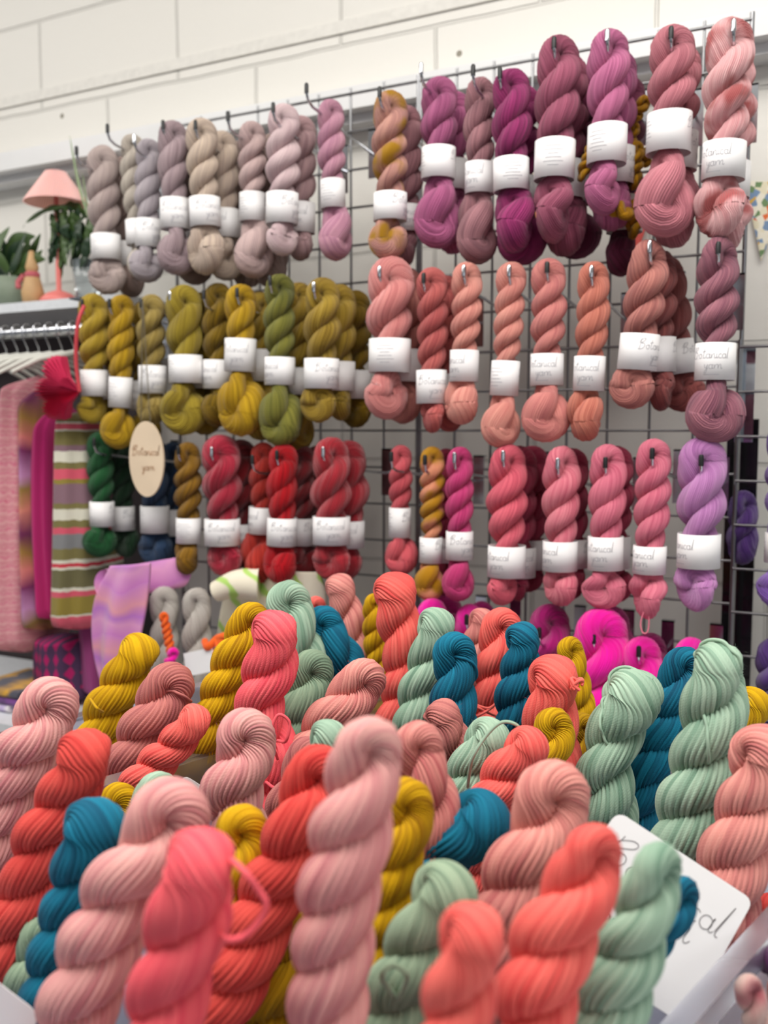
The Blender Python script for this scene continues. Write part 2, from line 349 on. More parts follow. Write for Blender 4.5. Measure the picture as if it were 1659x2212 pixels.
# ------------------------------------------------------------------ yarn colours  name: (light, deep, [third])
YC = {
 'taupe': ((196, 178, 172), (158, 140, 138)), 'oatmeal': ((208, 198, 184), (172, 160, 150)), 'lilac_grey': ((190, 180, 184), (158, 148, 156)),
 'mauve_grey': ((180, 158, 162), (138, 118, 124)), 'cream_taupe': ((212, 192, 172), (168, 148, 138)), 'rose_taupe': ((214, 186, 182), (172, 146, 146)), 'brown_taupe': ((165, 142, 134), (120, 100, 96)),
 'pale_pink': ((226, 202, 202), (192, 162, 168)), 'old_mauve': ((192, 158, 158), (140, 108, 114)), 'pink_mauve': ((214, 160, 176), (172, 116, 142)),
 'peach_mauve': ((212, 158, 140), (164, 112, 108), (170, 124, 20)), 'plum_pink': ((190, 104, 146), (132, 62, 100)), 'brown_mauve': ((178, 126, 132), (120, 80, 88)),
 'deep_plum': ((160, 52, 110), (104, 28, 72)), 'rose_plum': ((170, 92, 116), (118, 54, 76)), 'orchid': ((206, 118, 158), (150, 74, 112)), 'dark_plum': ((116, 42, 74), (80, 28, 50)),
 'dusty_pink': ((208, 132, 142), (162, 92, 104)), 'blush_speckle': ((236, 184, 184), (208, 140, 144), (170, 84, 84)),
 'olive_mustard': ((192, 162, 54), (134, 108, 18)), 'bright_mustard': ((202, 162, 28), (144, 108, 6)), 'khaki': ((180, 156, 86), (126, 104, 44)), 'moss': ((172, 150, 48), (114, 94, 18)),
 'dark_gold': ((148, 116, 16), (90, 70, 4)), 'leaf_green': ((132, 128, 52), (84, 86, 30)), 'old_gold': ((176, 146, 52), (114, 88, 18)),
 'fuzzy_rose': ((224, 146, 140), (182, 100, 100)), 'brick_rose': ((206, 108, 102), (150, 62, 66)), 'salmon': ((236, 164, 148), (206, 124, 116)), 'salmon_pink': ((226, 146, 136), (190, 108, 108)),
 'terracotta': ((224, 140, 118), (180, 98, 84)), 'brown_rose': ((206, 136, 124), (150, 86, 84)), 'cocoa_rose': ((168, 92, 88), (112, 56, 58)), 'dusk_mauve': ((172, 112, 124), (120, 70, 88)),
 'forest': ((36, 100, 54), (16, 58, 30)), 'bottle_green': ((30, 66, 38), (12, 34, 20)), 'navy': ((52, 76, 108), (26, 42, 66)), 'bronze': ((160, 116, 26), (98, 66, 8)),
 'berry': ((186, 34, 62), (130, 14, 36)), 'dark_red': ((132, 14, 26), (84, 4, 12)), 'tomato': ((200, 60, 46), (150, 32, 26)), 'scarlet': ((206, 14, 30), (140, 2, 14)), 'crimson': ((180, 36, 50), (128, 18, 30)),
 'coral_rose': ((232, 104, 112), (192, 70, 84)), 'peach_gold': ((238, 160, 120), (214, 128, 100), (192, 136, 16)), 'hot_pink': ((222, 76, 138), (178, 34, 96)), 'raspberry': ((236, 112, 128), (196, 70, 92)),
 'bubblegum': ((240, 144, 156), (208, 92, 116)), 'candy': ((238, 134, 154), (206, 92, 120)), 'lilac': ((204, 138, 196), (164, 98, 160)), 'wine_pink': ((184, 60, 90), (130, 32, 60)),
 'neon': ((255, 10, 178), (240, 0, 150)), 'magenta': ((196, 10, 128), (140, 0, 88)), 'purple': ((106, 66, 150), (66, 34, 106)), 'violet': ((150, 106, 200), (108, 70, 160)), 'white_grey': ((204, 198, 190), (176, 168, 160)),
 'mini_gold': ((196, 142, 8), (140, 96, 2)),
 'f_coral': ((255, 124, 112), (226, 78, 76)), 'f_coralpink': ((255, 112, 118), (232, 74, 92)), 'f_red': ((236, 92, 82), (196, 52, 50)), 'f_pink': ((236, 162, 150), (188, 102, 102)), 'f_blush': ((240, 180, 172), (204, 124, 130)),
 'f_rose': ((206, 130, 122), (158, 86, 88)), 'f_mint': ((182, 208, 184), (108, 144, 122)), 'f_sage': ((160, 180, 152), (110, 134, 112)), 'f_teal': ((20, 124, 154), (6, 68, 96)), 'f_mustard': ((228, 180, 12), (160, 112, 0)), 'f_gold': ((192, 148, 10), (136, 96, 0))}
FUZZY = {'fuzzy_rose', 'berry', 'dark_red', 'crimson', 'neon', 'magenta', 'blush_speckle', 'lilac', 'purple', 'violet'}
def ymat(c):
    t = YC[c]; fg = c.startswith('f_')
    return yarn(c, t[0], t[1], t[2] if len(t) > 2 else None, fuzz=.8 if c in FUZZY else (.16 if fg else .3), ply=fg, bump=.0011 if fg else .0013, cth=.5 if c == 'peach_gold' else .58)
# ------------------------------------------------------------------ hanging skeins
def hanging(short, col, top, bot, wpx, lab, Yo, desc, group, rot=0., tailw=1.2, seed=0, tint=None):
    Y = D-Yo; A = atY(*top, Y); l0 = atY(top[0]+(bot[0]-top[0])*(lab[0]-top[1])/(bot[1]-top[1]), lab[0], Y); l1 = atY(top[0]+(bot[0]-top[0])*(lab[1]-top[1])/(bot[1]-top[1]), lab[1], Y); B = atY(*bot, Y)
    R = wpx*depth(A)/F/2; g = random.Random(seed)
    o = empty('yarn_skein', A); tag(o, desc, 'yarn skein', group)
    mid = (l0+l1)/2; T = nrm(l0-l1); L1 = np.linalg.norm(A-l1); m = ymat(col); fz = col in FUZZY
    tl = np.linalg.norm(l0-A)/L1
    pr = lambda t: np.interp(t, [0, tl-.2, tl-.03, 1], [1, 1.03, .81, .74])
    sag = (l0+A)/2+V(1, 0, 0)*g.uniform(-.003, .003)
    dt_ = rope([A, sag, l0, l1], R, pitch=g.uniform(2.5, 3.0), phase=g.uniform(-.25, .5), N=40, sub=1, amp=0, prof=pr, rings=190, wob=.05+.05*fz, seed=seed, fat=1.03+.06*fz)
    bo = put('twisted_body', dt_, m, o)
    if fz: fibres(bo, dt_, m, 3500, ln=.012, wd=.00012, seed=seed)
    X = nrm(np.cross(FH, T)); Yv = np.cross(T, X)
    band(mid, T, X, Yv, R*.965, np.linalg.norm(l0-l1)/2, rot, o)
    # the tucked-in end below the label
    tt = l1+T*.02; off = X*g.uniform(-.006, .006); Lt = np.linalg.norm(tt-B); k = g.choice([0, 1, 2])
    prt = (lambda t: np.interp(t, [0, .18, .5, .85, 1], [.74, .98, 1.1, 1.05, .9])) if k != 1 else (lambda t: np.interp(t, [0, .2, .6, 1], [.76, 1.0, 1.05, 1.0]))
    Rt = min(R*tailw*1.08, Lt*.53)
    put('tucked_end', rope([tt, (tt+B)/2+off, B], Rt, pitch=(Lt/Rt)*g.uniform(.9, 1.5), phase=g.uniform(-1.5, 1.5), N=40, sub=1, amp=0, prof=prt, rings=110, wob=.07, seed=seed+5, fat=1.1, loop=.45, topm=.72, kap=g.uniform(.6, 1.5)), m, o)
    return o, A, R
def hook(tip, desc, Yt=.262, plate=True):
    P = atY(tip[0], tip[1], D-Yt); o = empty('display_hook', (P[0], D, P[2]-.05)); tag(o, desc, 'display hook', 'chrome display hooks on the wire grid')
    zb = P[2]-.055; b = V(P[0], D-.006, zb)
    m = MB(); m.tube([b, V(P[0], D-.06, zb+.004), V(P[0], P[1]+.02, P[2]-.032), V(P[0], P[1]+.006, P[2]-.026), V(P[0], P[1], P[2]-.014), P+V(0, 0, -.001)], .0026, 8); adopt(m.build('prong', CHROME), o)
    m = MB(); m.tube([P+V(0, 0, -.015), P+V(0, 0, -.001), P+V(0, 0, .002)], [.0038, .0038, .0026], 10); adopt(m.build('end_cap', CAP if (int(P[0]*1e4) % 3) else CHROME), o)
    m = MB(); m.box((P[0]-.011, D-.010, zb-.045), (P[0]+.011, D-.008, zb+.05)); m.box((P[0]-.011, D-.010, zb+.047), (P[0]+.011, D+.006, zb+.05)); adopt(m.build('back_plate', CHROME), o)
    return o
T1, T2, T3, T4 = 'skeins on the top row of the grid', 'skeins on the second row of the grid', 'skeins on the third row of the grid', 'neon skeins on the bottom row of the grid'
# (short, colour, top, bottom, width, label y0 y1, distance from grid, hook tip, label, group, print turn, tail width, [behind: (colour, words)...])
HANG = [
 ('taupe', 'taupe', (222, 318), (232, 640), 66, (508, 563), .20, (165, 318), 'taupe skein at the far left end of the top row, lowest white label', T1, 2.4, 1.35, [('brown_taupe', 'brownish')]),
 ('oatmeal', 'oatmeal', (285, 290), (302, 598), 50, (476, 530), .20, (232, 270), 'oatmeal skein, second from left on the top row, half covered on its right', T1, 1.2, 1.1, []),
 ('lilac grey', 'lilac_grey', (322, 300), (318, 606), 54, (474, 535), .215, (290, 292), 'lilac-grey skein, third from left on the top row', T1, .9, 1.25, []),
 ('mauve grey', 'mauve_grey', (374, 262), (380, 588), 62, (430, 496), .235, (352, 262), 'mauve-grey skein, fourth from left on the top row', T1, .2, 1.2, [('brown_taupe', 'brown')]),
 ('cream taupe', 'cream_taupe', (435, 258), (448, 586), 66, (428, 492), .235, (422, 262), 'cream-taupe skein with a plump round end, fifth from left on the top row', T1, .5, 1.25, [('cream_taupe', 'middle beige'), ('brown_taupe', 'rearmost brown')]),
 ('rose taupe', 'rose_taupe', (545, 262), (545, 592), 58, (418, 480), .20, (492, 243), 'rose-taupe skein between the cream-taupe and palest pink ones, top row', T1, 2.3, 1.25, [('brown_taupe', 'dark brown')]),
 ('pale pink', 'pale_pink', (612, 225), (608, 556), 70, (418, 485), .215, (590, 224), 'palest pink skein on the top row', T1, 1.0, 1.2, [('old_mauve', 'mauve-brown')]),
 ('pink mauve', 'pink_mauve', (715, 215), (722, 556), 56, (390, 452), .195, (662, 182), 'narrow pink-mauve skein left of the empty patch of grid, top row', T1, 2.7, 1.3, []),
 ('peach and mustard', 'peach_mauve', (845, 198), (842, 558), 72, (418, 478), .225, (820, 190), 'peach skein with mustard patches, top row', T1, 1.1, 1.12, [('brown_mauve', 'mauve-brown')]),
 ('plum pink', 'plum_pink', (952, 168), (942, 525), 74, (320, 388), .205, (910, 138), 'plum-pink skein with dark rounded end, right of the peach skein', T1, 1.7, 1.15, [('plum_pink', 'matching plum')]),
 ('brown mauve', 'brown_mauve', (1040, 168), (1034, 560), 64, (353, 420), .20, (1022, 142), 'brownish mauve skein, half covered by the deep plum one', T1, -1.0, 1.2, []),
 ('deep plum', 'deep_plum', (1102, 150), (1106, 536), 80, (345, 415), .235, (1080, 148), 'deep plum-purple skein with a fat round end, top row', T1, 3.1, 1.2, [('deep_plum', 'second deep plum')]),
 ('rose plum', 'rose_plum', (1208, 78), (1192, 515), 90, (306, 390), .235, (1197, 82), 'rose-plum skein whose label shows rows of small print, top row', T1, 2.9, 1.18, [('rose_plum', 'second rose-plum'), ('dark_plum', 'rearmost dark plum')]),
 ('orchid', 'orchid', (1320, 65), (1306, 460), 86, (273, 356), .235, (1312, 66), 'orchid-pink skein with a blank label among mustard mini skeins', T1, 2.4, 1.15, [('plum_pink', 'plum'), ('dark_plum', 'lowest dark plum')]),
 ('dusty pink', 'dusty_pink', (1455, 55), (1436, 500), 94, (247, 333), .235, (1450, 60), 'dusty pink skein with a large crossed end, second from right on the top row', T1, 1.5, 1.12, [('dusty_pink', 'matching dusty pink')]),
 ('blush speckled', 'blush_speckle', (1578, 45), (1556, 505), 92, (310, 390), .235, (1585, 44), 'fluffy blush skein with rust speckles at the far right of the top row', T1, -.9, 1.1, [('blush_speckle', 'second blush')]),
 ('olive mustard', 'olive_mustard', (200, 635), (205, 916), 62, (800, 856), .235, (177, 648), 'olive-mustard skein at the far left of the second row', T2, 2.2, 1.2, [('dark_gold', 'dark gold')]),
 ('bright mustard', 'bright_mustard', (265, 638), (258, 962), 54, (815, 880), .235, (236, 648), 'bright mustard skein with the lowest-hanging end, second from left on the second row', T2, 2.5, 1.2, [('dark_gold', 'dark gold')]),
 ('khaki', 'khaki', (328, 638), (330, 916), 60, (790, 850), .235, (305, 648), 'khaki skein directly above the wooden oval sign', T2, .4, 1.2, []),
 ('moss', 'moss', (398, 618), (403, 930), 76, (768, 828), .235, (367, 632), 'broad moss-yellow skein, fourth from left on the second row', T2, 2.2, 1.15, [('dark_gold', 'dark gold')]),
 ('dark gold', 'dark_gold', (472, 612), (470, 918), 64, (778, 840), .205, (440, 628), 'dark gold skein tucked left of the bright yellow one, second row', T2, -.9, 1.2, []),
 ('yellow mustard', 'bright_mustard', (522, 615), (516, 932), 68, (732, 803), .235, (512, 624), 'yellow-mustard skein with the highest label on the second row', T2, -.3, 1.25, [('old_gold', 'olive gold')]),
 ('leaf green', 'leaf_green', (606, 592), (603, 956), 66, (772, 832), .235, (583, 598), 'leaf-green skein, the only green one on the second row', T2, -1.0, 1.15, [('old_gold', 'old gold')]),
 ('old gold', 'old_gold', (697, 600), (693, 916), 76, (775, 840), .235, (678, 612), 'old-gold skein at the right end of the mustard run', T2, .6, 1.2, [('old_gold', 'middle old gold'), ('dark_gold', 'rearmost dark gold')]),
 ('fuzzy rose', 'fuzzy_rose', (845, 560), (840, 908), 96, (733, 805), .235, (820, 578), 'big fuzzy rose skein, first pink one on the second row', T2, 2.9, 1.2, [('brown_rose', 'rosy brown')]),
 ('brick rose', 'brick_rose', (932, 580), (932, 935), 66, (800, 872), .235, (915, 592), 'brick-rose skein, darkest of the narrow pink ones on the second row', T2, .1, 1.15, [('brick_rose', 'second brick-rose')]),
 ('salmon', 'salmon', (1008, 568), (1000, 910), 64, (757, 825), .235, (1002, 576), 'light salmon skein left of the open grid squares, second row', T2, -1.2, 1.25, []),
 ('light salmon', 'salmon', (1106, 568), (1082, 960), 64, (780, 855), .235, (1100, 576), 'light salmon skein with a long pale end and tilted hang, second row', T2, 2.2, 1.25, []),
 ('salmon pink', 'salmon_pink', (1184, 560), (1180, 945), 72, (765, 833), .235, (1182, 568), 'salmon-pink skein with readable script on its label, second row middle', T2, -.6, 1.22, []),
 ('terracotta', 'terracotta', (1283, 565), (1267, 945), 68, (770, 845), .235, (1278, 577), 'terracotta-pink skein in front of the bright chrome plates', T2, -.7, 1.1, []),
 ('brown rose', 'brown_rose', (1404, 520), (1366, 888), 84, (722, 800), .235, (1404, 523), 'brown-rose skein leaning left with two more behind it, second row', T2, .7, 1.3, [('cocoa_rose', 'middle cocoa-rose'), ('cocoa_rose', 'rearmost cocoa-rose')]),
 ('dusk mauve', 'dusk_mauve', (1556, 512), (1538, 945), 86, (742, 822), .235, (1552, 525), 'dusk-mauve skein at the right end of the second row', T2, -.6, 1.18, []),
 ('forest green', 'forest', (217, 935), (222, 1200), 56, (1083, 1136), .22, (203, 948), 'forest-green skein left of the wooden oval sign', T3, 1.9, 1.2, [('bottle_green', 'bottle-green')]),
 ('navy', 'navy', (332, 950), (336, 1222), 66, (1092, 1150), .19, (330, 960), 'navy-blue skein hidden behind the wooden oval sign', T3, 2.1, 1.2, [('navy', 'second navy')]),
 ('bronze', 'bronze', (406, 955), (408, 1236), 58, (1118, 1172), .235, (385, 965), 'bronze-brown skein right of the wooden oval sign', T3, 2.9, 1.15, []),
 ('berry', 'berry', (477, 945), (482, 1250), 78, (1120, 1177), .235, (457, 968), 'fluffy berry-red skein, leftmost of the red ones', T3, .1, 1.2, [('dark_red', 'dark red')]),
 ('tomato', 'tomato', (572, 958), (558, 1252), 56, (1095, 1152), .20, (545, 985), 'tomato-red skein, only orange-red one among the reds', T3, -1.3, 1.4, []),
 ('scarlet', 'scarlet', (614, 960), (606, 1256), 66, (1118, 1178), .235, (598, 975), 'pure scarlet skein in the middle of the red run', T3, .3, 1.2, [('dark_red', 'middle dark red'), ('dark_red', 'rearmost dark red')]),
 ('crimson', 'crimson', (716, 945), (716, 1256), 82, (1115, 1175), .235, (698, 968), 'fluffy crimson skein at the right end of the red run', T3, 0., 1.15, [('crimson', 'second crimson')]),
 ('coral rose', 'coral_rose', (866, 962), (862, 1236), 50, (1096, 1160), .20, (845, 978), 'narrow coral-rose skein standing alone below the brick-rose one', T3, 1.6, 1.25, []),
 ('peach and gold', 'peach_gold', (933, 966), (930, 1292), 52, (1160, 1215), .225, (918, 985), 'peach and gold variegated skein on the third row', T3, 1.7, 1.1, [('wine_pink', 'wine-pink')]),
 ('hot pink', 'hot_pink', (994, 965), (992, 1292), 60, (1147, 1208), .235, (982, 980), 'hot-pink skein right of the peach and gold one', T3, .4, 1.05, []),
 ('raspberry', 'raspberry', (1100, 960), (1092, 1312), 84, (1178, 1245), .235, (1087, 976), 'broad raspberry-pink skein with others close behind, third row', T3, -.9, 1.12, [('wine_pink', 'middle wine-pink'), ('wine_pink', 'rearmost wine-pink')]),
 ('speckled pink', 'bubblegum', (1214, 965), (1208, 1306), 78, (1168, 1232), .235, (1205, 992), 'bubblegum-pink skein, fourth from right on the third row', T3, -1.3, 1.05, [('wine_pink', 'dark pink')]),
 ('candy pink', 'candy', (1312, 960), (1306, 1312), 78, (1158, 1230), .235, (1308, 990), 'candy-pink skein with script on its label, third from right on the third row', T3, -.8, 1.15, [('wine_pink', 'dark rose')]),
 ('rose candy', 'candy', (1414, 948), (1398, 1330), 74, (1178, 1238), .235, (1409, 970), 'candy-pink skein with a stray loop hanging from its end, left of the lilac one', T3, -1.1, 1.2, []),
 ('lilac', 'lilac', (1517, 950), (1505, 1322), 96, (1152, 1225), .235, (1515, 985), 'plump lilac skein at the right end of the third row', T3, -1.4, 1.2, []),
 ('neon left', 'neon', (932, 1292), (930, 1600), 76, (1470, 1530), .235, (925, 1330), 'neon magenta skein, leftmost and half hidden on the bottom row', T4, 1, 1.2, [('magenta', 'darker magenta')]),
 ('neon small', 'neon', (1012, 1308), (1010, 1600), 62, (1470, 1530), .21, (1008, 1330), 'small neon magenta skein between the sage and coral skeins, bottom row', T4, 1, 1.2, [('magenta', 'dark magenta')]),
 ('magenta', 'magenta', (1190, 1306), (1184, 1620), 88, (1490, 1550), .20, (1165, 1358), 'dull magenta skein above the coral and mustard skeins, bottom row', T4, 1, 1.2, []),
 ('neon big', 'neon', (1302, 1318), (1282, 1660), 112, (1570, 1630), .235, (1283, 1370), 'biggest neon magenta skein, fluffy, at the centre of the bottom row', T4, 1, 1.15, [('magenta', 'matching magenta')]),
 ('neon ring', 'neon', (1388, 1378), (1372, 1680), 84, (1560, 1620), .235, (1380, 1398), 'neon magenta skein with a round loop and black cap, right of the biggest', T4, 1, 1.15, [('magenta', 'tall dark magenta')]),
 ('neon right', 'neon', (1494, 1380), (1480, 1700), 76, (1580, 1640), .235, (1500, 1408), 'neon magenta skein peeking out behind the tall sage skein', T4, 1, 1.15, []),
]
for i, (short, col, top, bot, wpx, lab, Yo, tip, desc, grp, rot, tw, beh) in enumerate(HANG):
    hob, A, R = hanging(short, col, top, bot, wpx, lab, Yo, desc, grp, rot, tw, seed=i*11+3)
    if tip: hook(tip, 'chrome hook with a raised tip, carrying the %s skein' % desc.split(' skein')[0])
    if short == 'rose candy':
        m = MB(); m.tube(smooth_path([atY(x, y, D-Yo-.02) for x, y in ((1392, 1318), (1384, 1345), (1388, 1366), (1398, 1366), (1402, 1345), (1400, 1318))], 24), .0011, 8); adopt(m.build('stray_loop', ymat(col)), hob)
    g = random.Random(i+500); px, py = top; bx, by = bot
    for k, (bc, words) in enumerate(beh):
        dy = .062*(k+1); Y0 = D-Yo; Y1 = Y0+dy; s = Y0/Y1   # same line on the hook, further back
        def back(x, y, dz=0):
            p = atY(x, y, Y0)+V(0, dy, dz); d = p-CAM; t = float(np.dot(d, FW)); return (829.5+F*float(np.dot(d, RT))/t, 1106-F*float(np.dot(d, UP))/t)
        dz = g.uniform(-.012, .004)
        if short == 'orchid' and k: dz = -.075
        if short == 'brown rose': dz = .004
        sw = g.uniform(-6, 8)+(10*(k+1) if short == 'brown rose' else 0)
        a = back(px, py, min(dz, .0)*.3-.004); b = back(bx, by, dz); ly = back(0, lab[0]+g.uniform(2, 14), dz)[1]; lz = back(0, lab[1]+g.uniform(2, 14), dz)[1]
        ly = back(bx, lab[0]+6, dz)[1]; lz = back(bx, lab[1]+6, dz)[1]
        if short == 'brown rose': b = (b[0]+34*(k+1), b[1]+6)
        hanging(short, bc, a, (b[0]+sw*.5, b[1]), wpx*s*.97, (ly, lz), Yo-dy, '%s skein hanging behind the %s skein' % (words, desc.split(' skein')[0]), grp, g.uniform(-1.5, 2.5), tw, seed=i*11+k+60)
# ------------------------------------------------------------------ skeins standing in the tubs
TABLE = .93
def surf_strand(data, NP, o, mat, f0, f1, drift, lift=.0035, rad=.0016):
    v = data[0]; K = len(v)//NP; v = v.reshape(K, NP, 3); c = v.mean(1); i0, i1 = int(K*f0), int(K*f1); im = (i0+i1)//2
    d = np.linalg.norm(v[im]-CAM, axis=1); j0 = int(np.argmin(d)); pts = []
    for i in range(i0, i1, 2):
        t = (i-i0)/(i1-i0); j = int(j0+drift*(t-.5)*NP) % NP; n = nrm(v[i, j]-c[i]); pts.append(v[i, j]+n*(lift*math.sin(PI*t)**.6-.0012))
    q = smooth_path(pts, 50)-np.array(o.location); mb = MB(); mb.tube(q, [rad]*50, 8); s = mb.build('loose_strand', mat); s.parent = o
def standing(col, pts, wpx, z, desc, phase=None, pitch=3.0, fib=0, seed=0, L=.33, hs=.93, surf=(), strands=(), amp=.075, group='skeins standing in the clear tubs'):
    P = [atz(x, y, z+(p[0] if p else 0)) for (x, y, *p) in pts]
    R = wpx*z/F/2*.98
    d = nrm(P[-1]-P[-2]); tot = sum(np.linalg.norm(P[i+1]-P[i]) for i in range(len(P)-1))
    while tot < L and P[-1][2] > TABLE+.09:          # carry on down into the tub
        d = nrm(d*.8+V(0, 0, -1)*.35); st = .06; P.append(P[-1]+d*st); tot += st
    ph = phase if phase is not None else random.Random(seed).choice([-.1, .15, .4, 1.7, 1.9])
    g = random.Random(seed+9)
    Lt = sum(np.linalg.norm(P[i+1]-P[i]) for i in range(len(P)-1))
    g1_, p1_ = g.uniform(8, 14), g.uniform(0, 6)
    data = rope(P, R, pitch=pitch, phase=ph, N=20, sub=4, amp=amp, rings=int(230+Lt/R*(18 if z > .65 else 9)), hw=.8 if 1 < ph < 2.2 else .53, wob=.05, seed=seed, fat=1.04, kap=g.uniform(1.25, 1.55), topm=hs, prof=lambda t: np.interp(t, [0, .3, 1], [hs, 1, 1])*(1+.05*np.sin(t*g1_+p1_)))
    o = put('yarn_skein', data, ymat(col)); tag(o, desc, 'yarn skein', group)
    if fib: fibres(o, data, ymat(col), fib*2, ln=.008, wd=.00007, seed=seed)
    if desc.startswith('plump coral'):
        c0 = atz(1246, 1478, z-.03)-np.array(o.location); mb = MB(); gg = random.Random(3)
        for k in range(6):
            a0 = gg.uniform(0, 6); e0 = gg.uniform(-1, 1); mb.tube([c0+.006*V(math.cos(a0+t), math.sin(a0+t)*.7, math.sin(t*1.3+e0)*.9) for t in np.linspace(0, 3.2, 12)], .0018, 7)
        s = mb.build('fuzzy_knot', ymat(col)); s.parent = o
    for f0, f1, dr in surf: surf_strand(data, 80, o, ymat(col), f0, f1, dr)
    for path, dz in strands:
        mb = MB(); zs = [dz+.022]+[dz]*(len(path)-2)+[dz+.022]; q = smooth_path([atz(x, y, z+e) for (x, y), e in zip(path, zs)], 48); q = q-np.array(o.location); mb.tube(q, [.0017]*len(q), 8)
        s = mb.build('loose_strand', ymat(col)); s.parent = o
    return o
C_, CP, RD, PK, BL, RS, MT, SG, TL, MU, GD = 'f_coral', 'f_coralpink', 'f_red', 'f_pink', 'f_blush', 'f_rose', 'f_mint', 'f_sage', 'f_teal', 'f_mustard', 'f_gold'
